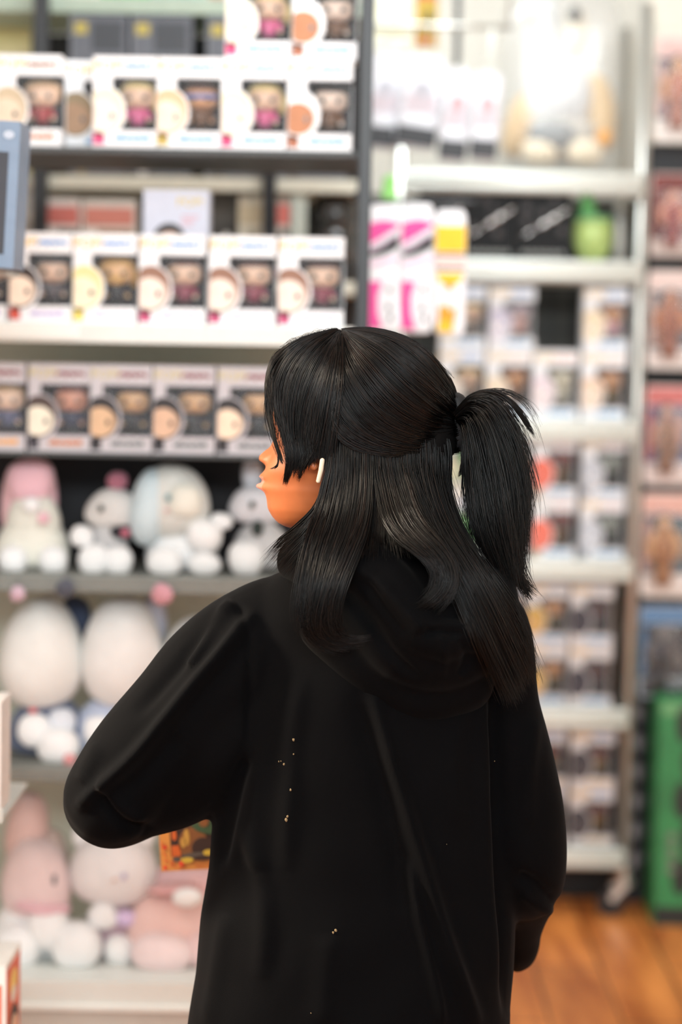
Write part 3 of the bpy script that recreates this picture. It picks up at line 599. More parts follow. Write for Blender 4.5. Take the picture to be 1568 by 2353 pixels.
two = [(1112, 1216, (SK2, (180, 130, 60), (200, 160, 80), 'cap'), dict(hair=(200, 160, 80), skin=(226, 190, 110)), 'box hidden by hair'),
       (1219, 1319, ((206, 150, 96), (70, 50, 40), (90, 84, 50), 'bald'), dict(hair=(196, 160, 70), skin=(226, 180, 110), head=(170, 170, 176)), 'box with tan figure'),
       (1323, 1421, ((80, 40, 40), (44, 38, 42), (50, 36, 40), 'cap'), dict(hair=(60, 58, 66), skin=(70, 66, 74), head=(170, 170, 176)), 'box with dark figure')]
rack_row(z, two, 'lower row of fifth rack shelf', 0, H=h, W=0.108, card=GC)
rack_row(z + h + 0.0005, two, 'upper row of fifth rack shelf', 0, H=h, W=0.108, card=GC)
z = zk['f'] + 0.0005; h = (zat(1676, YR + 0.02, 1260) - z) / 2 - 0.0005
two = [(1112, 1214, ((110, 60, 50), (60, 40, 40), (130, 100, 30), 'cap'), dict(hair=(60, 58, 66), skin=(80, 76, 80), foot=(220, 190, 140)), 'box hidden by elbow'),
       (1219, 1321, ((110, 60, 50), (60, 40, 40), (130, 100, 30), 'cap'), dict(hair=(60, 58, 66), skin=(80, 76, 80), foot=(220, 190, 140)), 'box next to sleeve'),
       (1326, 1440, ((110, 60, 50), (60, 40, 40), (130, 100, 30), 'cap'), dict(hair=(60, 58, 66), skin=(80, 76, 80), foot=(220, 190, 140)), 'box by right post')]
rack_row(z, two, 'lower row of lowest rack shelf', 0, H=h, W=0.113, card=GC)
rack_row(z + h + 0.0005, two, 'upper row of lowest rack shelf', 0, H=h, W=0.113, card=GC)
# black boxes on the second shelf
zb_ = zk['b'] + 0.0005
M_bk = mat('black_gloss_card', (14, 14, 15), 0.5, var=0.1, spec=0.2)
for i, (a, b) in enumerate(((962, 1066), (1070, 1186), (1190, 1312))):
    x0, x1 = at(a, 520, YR + 0.03).x, at(b, 520, YR + 0.03).x; W = x1 - x0; H = zat(440, YR + 0.03, 1200) - zb_
    t = thing('black_box', 'glossy black box with silver print, %s under top rack shelf' % ('beside the yellow sock', 'left of the pair', 'beside the green jar')[i], 'box', ((x0 + x1) / 2, YR + 0.09, zb_), group='black boxes on the rack')
    m = MB().box(-W / 2, W / 2, -0.06, 0.06, 0, H)
    for k in range(7):
        random.seed(i * 31 + k); cx, cz = random.uniform(-0.4, 0.4) * W, random.uniform(0.35, 0.9) * H
        m.disc(cx, cz, 0.08 * W, 0.06 * H, -0.0606, 0.0005, 1, 12)
    for k in range(6): m.rrect((-0.42 + 0.14 * k) * W, (-0.42 + 0.14 * k + 0.1) * W, 0.07 * H, 0.14 * H, 0.001, -0.0606, 0.0005, 2, 2)
    m.build('carton', [M_bk, colmat((66, 60, 60)), colmat((150, 150, 146))], t)
    f = MB(); pts = [(-0.5 * W + 0.002, 0.30 * H), (0.44 * W, 0.72 * H)]
    q = [Vector((-0.48 * W + 0.94 * W * k / 10, -0.068 - 0.004 * math.sin(k * 2.1), 0.32 * H + 0.44 * H * k / 10)) for k in range(11)]
    f.tube(q, [0.0004, 0.0005, 0.004, 0.0008, 0.001, 0.008, 0.003, 0.009, 0.002, 0.005, 0.0004], 10); f.build('film_glint_beads', mat('film_glint_white', (245, 245, 245), 0.22, 0.9, var=0), t, smooth=True)  # bright beads shaped as the glints along the crumpled film
random.seed(11)
jx = at(1363, 560, YR + 0.05); jt = thing('slime_jar', 'round lime green slime jar with green stopper on second rack shelf', 'jar', (jx.x, YR + 0.06, zb_))
jh = zat(505, YR + 0.05, 1360) - zb_; s_ = 46 / ppm(YR + 0.05)
MB().tube([(0, 0, 0), (0, 0, 0.006), (0, 0, 0.02), (0, 0, jh * 0.5), (0, 0, jh * 0.8), (0, 0, jh)], [s_ * 0.5, s_ * 0.62, s_ * 0.8, s_, s_ * 0.98, s_ * 0.86], 28).build('bowl', mat('lime_slime', (178, 202, 122), 0.3, var=0.15, scale=25), jt, smooth=True)
MB().tube([(0, 0, jh), (0, 0, jh + 0.008)], [s_ * 0.95, s_ * 0.9], 28).build('rim', mat('mint_rim', (140, 200, 150), 0.3), jt, smooth=True)
MB().tube([(-0.012, 0, jh + 0.006), (-0.014, 0, jh + 0.03), (-0.018, 0, jh + 0.072)], [0.02, 0.021, 0.012], 18, round_cap=True).build('stopper', mat('green_stopper', (84, 150, 80), 0.4), jt, smooth=True)
sm = thing('small_bottle', 'slim pale bottle at right end of second rack shelf', 'bottle', (at(1425, 560, YR + 0.06).x, YR + 0.07, zb_))
MB().tube([(0, 0, 0), (0, 0, 0.05), (0, 0, 0.085), (0, 0, 0.10), (0, 0, 0.115)], [0.015, 0.015, 0.013, 0.007, 0.007], 16).build('glass', mat('pale_plastic', (186, 186, 180), 0.25), sm, smooth=True)
MB().tube([(0, 0, 0.115), (0, 0, 0.128)], 0.009, 16).build('cap', mat('grey_cap', (120, 120, 120), 0.4), sm)

# top of the rack: big clear pack with a beige plush, hanging pouches
ztb = zk['a'] + 0.0005
M_clear = film('clear_bag', 0.06, (0.97, 0.97, 0.97), 0.2, 0.10)
bx = at(1290, 300, YR + 0.1); bt = thing('clear_bag', 'large clear plastic bag on top of the chrome rack', 'bag', (bx.x, YR + 0.17, ztb))
hw = 140 / ppm(YR); hb = 0.47
MB().sell((0, 0, hb / 2 + 0.002), (hw, 0.12, hb / 2), 0, 40, 26, 5.0, 0.012).build('plastic', M_clear, bt, smooth=True)
pt = plush('beige and grey plush inside the large clear bag', YR + 0.17, ztb + 0.012, [
    ('body', 1290, 320, 92, 70, (180, 172, 160), 0.0, 0.06), ('head', 1285, 210, 74, 76, (206, 206, 206), -0.01, 0.06), ('arm', 1195, 290, 36, 74, (216, 184, 140), 0.0, 0.04, 14), ('arm', 1380, 260, 34, 90, (220, 190, 146), 0.0, 0.04, -8),
    ('leg', 1240, 350, 42, 30, (240, 224, 196), -0.05, 0.03), ('leg', 1345, 350, 42, 30, (240, 224, 196), -0.05, 0.03), ('shirt', 1270, 312, 56, 34, (110, 110, 108), -0.045, 0.03), ('ear', 1262, 60, 26, 60, (196, 196, 194), 0.0, 0.03), ('ear', 1325, 70, 26, 50, (232, 220, 196), 0.0, 0.03), ('patch', 1322, 35, 15, 20, (60, 60, 58), -0.03, 0.01), ('button', 1388, 315, 16, 16, (246, 170, 60), -0.06, 0.008)])
# hanging rail with pouches
yh = 5.55
zr = zat(60, yh, 1000)
hr = thing('display_rail', 'thin steel display rail holding the silvery pouches', 'rail', (at(1000, 60, yh).x, yh, zr))
xr0, xr1 = at(838, 60, yh).x - hr.location.x, at(1180, 60, yh).x - hr.location.x
MB().tube([(xr0, 0, 0), (xr1, 0, 0)], 0.006, 10).build('bar', M_chrome, hr, smooth=True)
for xq in (xr0 + 0.01, xr1 - 0.01): MB().tube([(xq, 0, 0), (xq, 0, 2.8 - zr)], 0.004, 8).build('hanger', M_chrome, hr, smooth=True)
M_pouch = mat('silver_pouch', (214, 212, 217), 0.32, 0.1, var=0.05, scale=12, bump=0.8, bscale=22)
for i, (a, b, py0, py1, rt, band, lb) in enumerate(((846, 936, 122, 345, 3, None, 'beside the black upright'), (930, 1030, 128, 345, 7, None, 'second from black upright'), (1024, 1092, 160, 375, 5, 1, 'third from black upright'), (1092, 1158, 166, 372, 4, 1, 'next to the clear bag'))):
    y = yh - 0.012 - 0.024 * i; x0, x1 = at(a, 240, y).x, at(b, 240, y).x; zt, z0 = zat(py0, y, (a + b) / 2), zat(py1, y, (a + b) / 2); W, H = x1 - x0, zt - z0
    t = thing('hanging_pouch', 'silvery hanging pouch with dark lower band, %s' % lb, 'pouch', ((x0 + x1) / 2, y, zt), (0, math.radians(rt), 0), group='silvery hanging pouches')
    m = MB().sell((0, 0, -H / 2), (W / 2, 0.010, H / 2), 0, 28, 22, 7, 0.006)
    m.build('pouch', M_pouch, t, smooth=True)
    q = MB(); q.rrect(-W * 0.47, W * 0.47, -H * 0.965, -H * 0.76, 0.004, -0.0118, 0.001, 0)
    q.rrect(-W * 0.36, W * 0.36, -H * 0.62, -H * 0.42, 0.004, -0.0118, 0.001, 1); q.disc(0, -H * 0.36, W * 0.22, H * 0.08, -0.0126, 0.0006, 2, 16)
    q.build('printed_label', [colmat((62, 64, 68)), colmat((226, 214, 222)), colmat((236, 176, 182) if band else (206, 206, 216))], t)
    MB().tube([(0, 0, -0.006), (0, 0.004, 0.02), (0, -y + yh, zr - zt + 0.004)], 0.0015, 6).build('hook', M_chrome, t)
for i, (a, b, py0, py1, c, lb, nm) in enumerate(((852, 946, -60, 118, ((240, 236, 210), (236, 232, 226), (244, 240, 214), (240, 234, 200)), 'cream boxed game hanging behind pouches', 'hanging_card'), (956, 1006, -60, 108, ((196, 160, 60), (200, 80, 70), (206, 170, 60), (90, 90, 40)), 'red and yellow carded toy above pouches', 'hanging_card'))):
    pack(nm, a, b, py0, py1, yh + 0.05, lb, 'card', c, D=0.02)
bar = thing('black_hook_bar', 'vertical black bar beside the red and yellow card', 'bar', (at(1052, 60, yh + 0.04).x, yh + 0.04, zat(152, yh + 0.04, 1050)))
MB().box(-0.008, 0.008, -0.006, 0.006, 0, 2.8 - bar.location.z).build('bar', M_blackm, bar)

# ------------------------------------------------------------------ socks on a peg bar
ys = 4.72
pb = thing('peg_bar', 'black peg bar reaching out from the upright above the socks', 'peg bar', (at(850, 462, ys).x, ys + 0.02, zat(462, ys, 960)))
MB().tube([(-0.03, 0, 0), (0.215, 0, 0)], 0.004, 8).build('bar', M_blackm, pb)
MB().tube([(-0.03, 0, 0), (-0.03, -0.235, 0)], 0.004, 8).build('bracket', M_blackm, pb)
def sock(px0, px1, py0, py1, kind, label):
    x0, x1 = at(px0, 600, ys).x, at(px1, 600, ys).x; zt, z0 = zat(py0, ys, (px0 + px1) / 2), zat(py1, ys, (px0 + px1) / 2); W, H = x1 - x0, zt - z0
    t = thing('sock', label, 'sock', ((x0 + x1) / 2, ys, zt), group='long socks hanging by the upright')
    wm = mat('white_knit', (244, 243, 246), 0.85, var=0.03, bump=0.3, bscale=400)
    def fn(a, b, c): return a + 0.10 * max(0, -c - 0.2) ** 2, b, c
    MB().sell((0, 0, -H / 2), (W / 2, 0.011, H / 2), 0, 32, 40, 8, 0.0, fn).build('knit', wm, t, smooth=True)
    q = MB(); Y = -0.0125; hwid = W * 0.47
    def curve_zone(top, bot, mi, n=10, yy=Y):
        ps = [(-hwid + 2 * hwid * i / n, -H * top((i / n))) for i in range(n + 1)] + [(hwid - 2 * hwid * i / n, -H * bot(1 - i / n)) for i in range(n + 1)]
        q.plate(ps, yy, 0.0012, mi)
    if kind == 'pink':
        curve_zone(lambda u: 0.155 - 0.03 * math.sin(3 * u), lambda u: 0.32 - 0.15 * u, 0)
        curve_zone(lambda u: 0.38 - 0.10 * u - 0.10 * max(0, u - 0.45), lambda u: 0.41 - 0.08 * u * u, 1, yy=Y - 0.001)
        curve_zone(lambda u: 0.345 - 0.13 * u, lambda u: 0.385 - 0.15 * u, 2, yy=Y - 0.002)
        curve_zone(lambda u: 0.46 - 0.06 * u, lambda u: 0.49 - 0.05 * u, 3)
        ps = [(-hwid, -H * 0.60), (-hwid * 0.05, -H * 0.60), (-hwid * 0.35, -H * 0.72), (-hwid * 0.3, -H * 0.85), (-hwid * 0.02, -H * 0.97), (-hwid, -H * 0.97)]
        q.plate(ps, Y, 0.0012, 0)
        for (ux, uz) in ((0.3, 0.66), (0.25, 0.80), (0.4, 0.88)): q.plate([(hwid * ux, -H * uz), (hwid * (ux + 0.18), -H * (uz - 0.035)), (hwid * (ux + 0.28), -H * (uz + 0.02)), (hwid * (ux + 0.06), -H * (uz + 0.03))], Y, 0.0012, 1)
        q.build('knitted_pattern', [colmat((236, 88, 160), 0.85), colmat((44, 44, 48), 0.85), colmat((214, 190, 206), 0.85), colmat((238, 196, 220), 0.85)], t)
    else:
        q.rect(-hwid, hwid, -H * 0.335, -H * 0.13, Y, 0.0012, 0); q.rect(-hwid, hwid, -H * 0.365, -H * 0.345, Y, 0.0012, 1); q.rect(-hwid, hwid, -H * 0.455, -H * 0.365, Y, 0.0012, 2); q.rect(-hwid, hwid, -H * 0.475, -H * 0.455, Y, 0.0012, 1)
        q.disc(0, -H * 0.50, hwid * 0.9, H * 0.10, Y, 0.0012, 0, 16, math.pi, 2 * math.pi); q.disc(0, -H * 0.60, hwid * 0.25, H * 0.04, Y - 0.001, 0.0012, 3, 12)
        q.plate([(-hwid * 0.7, -H * 0.78), (-hwid * 0.2, -H * 0.74), (hwid * 0.1, -H * 0.80), (hwid * 0.5, -H * 0.76), (hwid * 0.4, -H * 0.86), (hwid * 0.2, -H * 0.97), (-hwid * 0.7, -H * 0.97)], Y, 0.0012, 3)
        q.plate([(-hwid * 0.75, -H * 0.90), (hwid * 0.1, -H * 0.87), (hwid * 0.3, -H * 0.97), (-hwid * 0.75, -H * 0.97)], Y - 0.001, 0.0012, 0)
        q.build('knitted_pattern', [colmat((250, 200, 60), 0.85), colmat((40, 40, 44), 0.85), colmat((244, 214, 206), 0.85), colmat((250, 160, 56), 0.85)], t)
    MB().tube([(0, 0, -0.004), (0, -0.004, 0.006), (0, 0.02, pb.location.z - zt)], 0.0016, 6).build('hook', M_blackm, t)
sock(845, 918, 470, 764, 'pink', 'pink and white long sock hanging nearest the black upright')
sock(921, 996, 468, 766, 'pink', 'pink and white long sock hanging in the middle of three')
sock(998, 1071, 482, 772, 'yellow', 'yellow and white long sock hanging at the right of three')
gt = at(896, 440, ys + 0.25); g_ = thing('green_figurine', 'small bright green figurine above the first pink sock', 'figurine', (gt.x, ys + 0.25, zat(470, ys + 0.25, 896)))
MB().sell((0, 0, 0.022), (0.018, 0.012, 0.022), 0, 18, 12, 2.6).build('body', mat('bright_green', (150, 220, 120), 0.5), g_, smooth=True)
MB().sell((0, 0, 0.050), (0.015, 0.012, 0.013), 0, 18, 12).build('head', mat('bright_green', (150, 220, 120), 0.5), g_, smooth=True)
stt = thing('peg_hook', 'short wire peg carrying the small green figurine', 'peg', (gt.x, ys + 0.25, g_.location.z - 0.004))
MB().tube([(0, -0.02, 0), (0, 0.02, 0)], 0.004, 8).tube([(-0.07, 0.02, 0), (0.02, 0.02, 0)], 0.003, 8).build('wire', M_blackm, stt)

# ------------------------------------------------------------------ blister packed figures hanging at the right edge
yk = 5.95
pz = thing('pegboard', 'black pegboard panel at right carrying carded action figures', 'panel', (at(1560, 900, yk + 0.08).x, yk + 0.1, 0))
MB().box(-0.112, 0.34, 0, 0.02, 0.0, zat(330, yk + 0.1, 1550)).build('board', mat('pegboard_black', (32, 32, 35), 0.6, var=0.15, scale=80), pz)
MB().box(-0.112, 0.34, 0, 0.02, zat(330, yk + 0.1, 1550), 2.4).build('upper_board', mat('pegboard_cream', (226, 220, 206), 0.6, var=0.05), pz)
M_blis = film('blister', 0.05, (0.98, 0.98, 0.98), 0.06)
specs = [(82, 326, (240, 232, 226), (236, 196, 190), (56, 66, 84), SK2, (176, 104, 74), 'topmost'), (398, 590, (214, 196, 188), (120, 44, 38), (120, 46, 36), (222, 150, 120), (150, 54, 42), 'second from top'),
         (622, 848, (242, 230, 224), (240, 214, 206), (44, 52, 60), (200, 130, 84), (160, 92, 56), 'third from top'), (886, 1114, (238, 220, 214), (214, 120, 116), (70, 92, 130), (206, 160, 140), (150, 110, 84), 'fourth from top'),
         (1134, 1372, (242, 228, 220), (238, 186, 172), (80, 100, 110), (226, 176, 130), (176, 124, 84), 'fifth from top'), (1392, 1604, (176, 182, 190), (104, 140, 180), (44, 48, 54), (120, 114, 112), (66, 68, 74), 'lowest, blue sided')]
for i, (a, b, cc, hd, bg, skn, clo, lb) in enumerate(specs):
    y = yk; xl = at(1484 + (0 if i else 4), 900, y).x; W = 0.26; zt, z0 = zat(a, y, 1540), zat(b, y, 1540); H = zt - z0
    t = thing('carded_toy', 'carded action figure pack on right pegboard, %s' % lb, 'toy pack', (xl + W / 2, y, z0), group='carded figures on the right pegboard')
    m = MB(); m.rrect(-W / 2, W / 2, 0, H, 0.012, 0.0, 0.004, 0); m.rrect(-W / 2 + 0.004, W / 2 - 0.004, H * 0.80, H * 0.98, 0.008, -0.0008, 0.0007, 1); m.rect(-W / 2 + 0.003, W / 2 - 0.003, H * 0.22, H * 0.79, -0.0008, 0.0007, 2)
    m.rrect(-W / 2 + 0.01, W / 2 - 0.06, H * 0.03, H * 0.19, 0.004, -0.0009, 0.0008, 4 if i == 5 else 0)
    rnd = random.Random(i)
    for k in range(9): m.disc(-W / 2 + rnd.uniform(0.02, 0.22), H * rnd.uniform(0.3, 0.75), rnd.uniform(0.006, 0.016), rnd.uniform(0.008, 0.02), -0.0015 - 0.0001 * k, 0.0006, (3, 4, 5, 3, 6)[k % 5], 14)
    m.rect(-W / 2 + 0.006, -W / 2 + 0.02, H * 0.25, H * 0.75, -0.0024, 0.0006, 1)
    m.build('backing_card', [colmat(cc), colmat(hd), colmat(bg), colmat(skn), colmat(clo), colmat((40, 40, 44)), colmat((206, 200, 190))], t)
    bl = MB().sell((-0.055, -0.024, H * 0.46), (0.065, 0.022, H * 0.40), 0, 28, 20, 4.5); bl.build('blister', M_blis, t, smooth=True)
    MB().tube([(0, -0.02, H * 0.975), (0, 0.1, H * 0.975)], 0.003, 8).build('peg', M_chrome, t)
    q = thing('action_figure', 'action figure inside the carded pack %s' % lb, 'figurine', (xl + W / 2 - 0.075, y - 0.024, z0 + H * 0.12), group='action figures on the right pegboard')
    s = H / 0.25
    MB().sell((0, 0, 0.150 * s), (0.017 * s, 0.017, 0.021 * s), 0, 16, 12).sell((0, 0.003, 0.158 * s), (0.018 * s, 0.016, 0.016 * s), 1, 16, 10).build('head', [colmat(skn), colmat((50, 40, 38))], q, smooth=True)
    tm = MB().tube([(0, 0, 0.05 * s), (0, 0, 0.09 * s), (0, 0, 0.128 * s)], [0.02 * s, 0.022 * s, 0.016 * s], 14, 0, flat=0.7)
    for sx in (-1, 1): tm.tube([(sx * 0.02 * s, 0, 0.125 * s), (sx * 0.036 * s, -0.004, 0.10 * s), (sx * 0.030 * s, -0.008, 0.07 * s)], [0.009 * s, 0.010 * s, 0.007 * s], 10, 1, round_cap=True); tm.tube([(sx * 0.010 * s, 0, 0.055 * s), (sx * 0.012 * s, 0, 0.0)], [0.011 * s, 0.009 * s], 10, 0)
    tm.build('body', [colmat(clo), colmat(skn)], q, smooth=True)
# plaid cloth and tall green box on the floor
def plaid():
    m = bpy.data.materials.new('plaid_cloth'); m.use_nodes = True; nt = m.node_tree; b = nt.nodes['Principled BSDF']; b.inputs['Roughness'].default_value = 0.9
    tc = nt.nodes.new('ShaderNodeTexCoord'); L = nt.links.new; outs = []
    for d, sc in (('X', 7), ('Z', 4)):
        wv = nt.nodes.new('ShaderNodeTexWave'); wv.bands_direction = d; wv.inputs['Scale'].default_value = sc; L(tc.outputs['Object'], wv.inputs['Vector']); outs.append(wv)
    mt = nt.nodes.new('ShaderNodeMath'); mt.operation = 'MULTIPLY'; L(outs[0].outputs['Fac'], mt.inputs[0]); L(outs[1].outputs['Fac'], mt.inputs[1])
    r = nt.nodes.new('ShaderNodeValToRGB'); r.color_ramp.elements[0].color = lin((26, 26, 30)); r.color_ramp.elements[1].color = lin((190, 186, 190)); L(mt.outputs[0], r.inputs['Fac']); L(r.outputs['Color'], b.inputs['Base Color'])
    return m
px_ = at(1484, 1800, yk); pl = thing('plaid_shirt', 'black and white plaid cloth hanging below the carded figures', 'cloth', (px_.x, yk + 0.060, zat(1612, yk, 1484)))
Hc = pl.location.z - zat(2000, yk, 1484); n = 40; vs = []; 
for k in range(2):
    for j in range(21):
        for i in range(n + 1):
            u = i / n; vs.append(((u - 0.35) * 0.11, 0.012 * math.sin(u * 14 + j * 0.1) + k * 0.004, -Hc * j / 20 * (1 + 0.02 * math.sin(u * 9))))
fs = []
st = (n + 1) * 21
for k in range(2):
    for j in range(20):
        for i in range(n): a = k * st + j * (n + 1) + i; fs.append((a, a + 1, a + n + 2, a + n + 1))
MB().add(vs, fs).build('cloth', plaid(), pl, smooth=True)
MB().tube([(-0.03, 0.002, 0.0), (0.0, 0.002, 0.012), (0.06, 0.002, 0.0)], 0.003, 8).tube([(0, 0.002, 0.012), (0, 0.06, 0.02)], 0.002, 6).build('hanger', M_blackm, pl)
gb = at(1512, 1800, 5.8); gz1 = zat(1612, 5.8, 1540)
gt = thing('green_box', 'tall green box standing on the floor at right edge', 'box', (gb.x + 0.15, 5.9, 0))
Wg = 0.30
m = MB().box(-Wg / 2, Wg / 2, -0.1, 0.1, 0.0, gz1); m.rect(-Wg / 2 + 0.004, Wg / 2, gz1 - 0.035, gz1 - 0.002, -0.1006, 0.0005, 1); m.rect(-Wg / 2 + 0.001, Wg / 2, 0.002, 0.05, -0.1006, 0.0005, 2)
for k in range(5): m.disc(-Wg / 2 + 0.065 + 0.02 * (k % 2), gz1 * (0.9 - 0.17 * k), 0.022, 0.05, -0.1008, 0.0006, 2, 16)
for k in range(4): m.disc(-Wg / 2 + 0.04, gz1 * (0.25 + 0.05 * k), 0.014, 0.01, -0.1012, 0.0006, 3, 12)
m.build('carton', [mat('green_card', (54, 136, 80), 0.5, var=0.18, scale=14), colmat((110, 170, 116)), colmat((40, 44, 42)), colmat((120, 130, 116))], gt, bevel=0.002)
# dark open box added to stand in for the shade under the rack
cr = thing('under_rack_shade_box', 'dark box added as the shade under the chrome rack', 'shade box', (RX - 0.03, YR + 0.36, 0))
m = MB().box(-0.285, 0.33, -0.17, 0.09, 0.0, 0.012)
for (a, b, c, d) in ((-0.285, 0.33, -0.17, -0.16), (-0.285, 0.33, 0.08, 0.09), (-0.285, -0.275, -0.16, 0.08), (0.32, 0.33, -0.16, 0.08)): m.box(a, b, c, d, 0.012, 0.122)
m.build('body', mat('under_rack_shade_dark', (20, 16, 15), 0.6), cr, bevel=0.002)

# ------------------------------------------------------------------ display stand at the left edge with three boxes
yf = 3.4
xs = at(-10, 1200, yf).x
sd = thing('spinner_stand', 'grey wire display stand just outside the left edge', 'stand', (xs - 0.17, yf + 0.06, 0))
zt1, zt2, zt3 = zat(618, yf, 0), zat(1862, yf, 0), zat(2353, yf, 0) - 0.14
MB().tube([(0, 0.16, 0.02), (0, 0.16, 2.1)], 0.018, 14).build('pole', M_chrome, sd, smooth=True)
MB().tube([(0, 0.1, 0), (0, 0.1, 0.02)], 0.26, 28).build('base', M_shgrey, sd)
for zt, xe in ((zt1, 0.17), (zt2, 0.19), (zt3, 0.20)):
    MB().box(-0.17, xe, -0.10, 0.16, zt - 0.008, zt - 0.001).box(-0.17, xe, -0.104, -0.10, zt - 0.010, zt + 0.012).build('tray', mat('tray_grey', (196, 196, 190), 0.45), sd, bevel=0.001)
t = thing('blue_box', 'slate blue window box leaning in from the left edge', 'box', (at(36, 440, yf).x - 0.11, yf + 0.03, zt1 + 0.005), (0, math.radians(2.6), 0))
Hb = zat(272, yf, 20) - zt1 - 0.006
m = MB(); m.box(-0.11, 0.11, -0.05, 0.06, 0, Hb); m.rect(-0.095, 0.095, 0.02, Hb - 0.045, -0.0507, 0.0005, 1); m.disc(0.03, Hb * 0.5, 0.045, 0.06, -0.0513, 0.0005, 2); m.disc(0.094, Hb - 0.02, 0.008, 0.006, -0.0513, 0.0005, 3)
m.build('carton', [mat('slate_blue_card', (122, 142, 166), 0.45), colmat((52, 54, 62)), colmat((90, 84, 90)), colmat((190, 200, 214))], t, bevel=0.001)
t = thing('peach_box', 'pale peach box cut off by left edge beside plush', 'box', (at(8, 1740, yf).x - 0.08, yf + 0.02, zt2 + 0.0005))
Hb = zat(1608, yf, 0) - zt2
m = MB(); m.box(-0.08, 0.08, -0.05, 0.05, 0, Hb); m.rect(-0.07, 0.072, Hb * 0.25, Hb * 0.8, -0.0506, 0.0005, 1); m.rect(0.055, 0.076, 0.01, Hb * 0.2, -0.0506, 0.0005, 2); m.rect(0.05, 0.074, Hb * 0.85, Hb * 0.95, -0.0506, 0.0005, 3)
m.build('carton', [colmat((232, 226, 222)), colmat((238, 212, 196)), colmat((150, 160, 190)), colmat((240, 214, 150))], t, bevel=0.001)
t = thing('orange_box', 'orange sided window box with dark haired portrait at bottom left', 'box', (at(14, 2300, yf).x - 0.07, yf + 0.075, zt3 + 0.0005), (0, 0, math.radians(-1)))
Hb = zat(2222, yf, 20) - zt3
m = MB(); m.box(-0.07, 0.07, -0.07, 0.07, 0, Hb)
sx = 0.0703
def side(y0, y1, z0, z1, mi, off=0): m.box(sx + off, sx + off + 0.0005, y0, y1, z0, z1, mi)
side(-0.062, 0.062, 0.012, Hb - 0.010, 1)
def sdisc(cy, cz, ry, rz, mi, off):
    n = 20; ps = [(cy + ry * math.cos(2 * math.pi * i / n), cz + rz * math.sin(2 * math.pi * i / n)) for i in range(n)]
    m.add([(sx + off, a, b) for a, b in ps] + [(sx + off - 0.0005, a, b) for a, b in ps], [tuple(range(n))] + [(i, (i + 1) % n, (i + 1) % n + n, i + n) for i in range(n)], mi)
sdisc(-0.0, Hb - 0.045, 0.032, 0.022, 2, 0.001); sdisc(0.0, Hb - 0.062, 0.026, 0.012, 3, 0.0013)
sdisc(0.0, Hb - 0.115, 0.046, 0.036, 4, 0.001); sdisc(0.004, Hb - 0.130, 0.038, 0.034, 5, 0.0013); m.box(sx + 0.001, sx + 0.0013, -0.04, 0.04, 0.014, 0.05, 1)
m.rect(-0.06, 0.064, 0.02, Hb - 0.03, -0.0706, 0.0005, 1); m.rect(-0.055, 0.03, 0.03, Hb - 0.06, -0.0712, 0.0005, 4)
m.build('carton', [colmat((240, 236, 230)), mat('orange_print', (224, 92, 44), 0.45), colmat((240, 206, 110)), colmat((236, 226, 214)), colmat((44, 36, 34)), colmat((232, 190, 160))], t, bevel=0.0015)

# ------------------------------------------------------------------ the shopper
K = 1 / ppm(YP)                                # metres per pixel in her plane
person = thing('person', 'person in black hoodie with black half-up ponytail, back turned, looking left', 'person', (at(820, 2353, YP).x, YP, 0))
PX, PY = person.location.x, person.location.y
M_skin = mat('skin', (168, 94, 52), 0.5, var=0.05, scale=60, sss=0.12)
M_lip = mat('lip', (206, 122, 104), 0.4, var=0.03)
M_hair = mat('black_hair', (12, 11, 11), 0.33, var=0.2, scale=60, spec=0.24)
def vary(m):
    nt = m.node_tree; b = nt.nodes['Principled BSDF']; g = nt.nodes.new('ShaderNodeNewGeometry'); r_ = nt.nodes.new('ShaderNodeValToRGB')
    r_.color_ramp.elements[0].color = lin((2, 2, 2)); r_.color_ramp.elements[1].color = lin((26, 15, 10)); r_.color_ramp.elements[1].position = 1.0
    e = r_.color_ramp.elements.new(0.75); e.color = lin((5, 4, 4))
    nt.links.new(g.outputs['Random Per Island'], r_.inputs['Fac']); nt.links.new(r_.outputs['Color'], b.inputs['Base Color'])
vary(M_hair)
M_hairb = mat('black_hair_under', (10, 9, 9), 0.8, var=0.2, scale=60, spec=0.1)
M_hood = mat('black_fleece', (3, 3, 4), 0.9, var=0.12, scale=220, bump=0.12, bscale=900, sheen=0.016, spec=0.06)
def W3(px, py, dy=0.0): return at(px, py, YP + dy)
def interp(tab, x, k): return float(np.interp(x, [r[0] for r in tab], [r[k] for r in tab]))
# head: horizontal rings following the profile
prof = [(778, 775, 815, .012), (784, 740, 862, .034), (795, 705, 900, .050), (820, 668, 940, .064), (860, 642, 968, .073), (900, 631, 982, .077), (950, 627, 985, .078), (985, 627, 980, .077), (1004, 629, 972, .075), (1030, 636, 964, .072), (1052, 631, 955, .070),
        (1072, 615, 940, .066), (1086, 606, 930, .063), (1100, 606, 918, .060), (1112, 606, 908, .058), (1124, 604, 900, .057), (1138, 608, 884, .054), (1150, 611, 874, .052), (1172, 613, 850, .047), (1190, 623, 812, .040), (1202, 634, 770, .033), (1210, 646, 730, .025), (1215, 660, 700, .014)]
YAW = math.radians(9)
fdir = Vector((-math.cos(YAW), math.sin(YAW), 0)); ldir = Vector((math.sin(YAW), math.cos(YAW), 0))
rings = []; rows = np.concatenate([np.linspace(778, 1000, 26), np.linspace(1004, 1215, 58)])
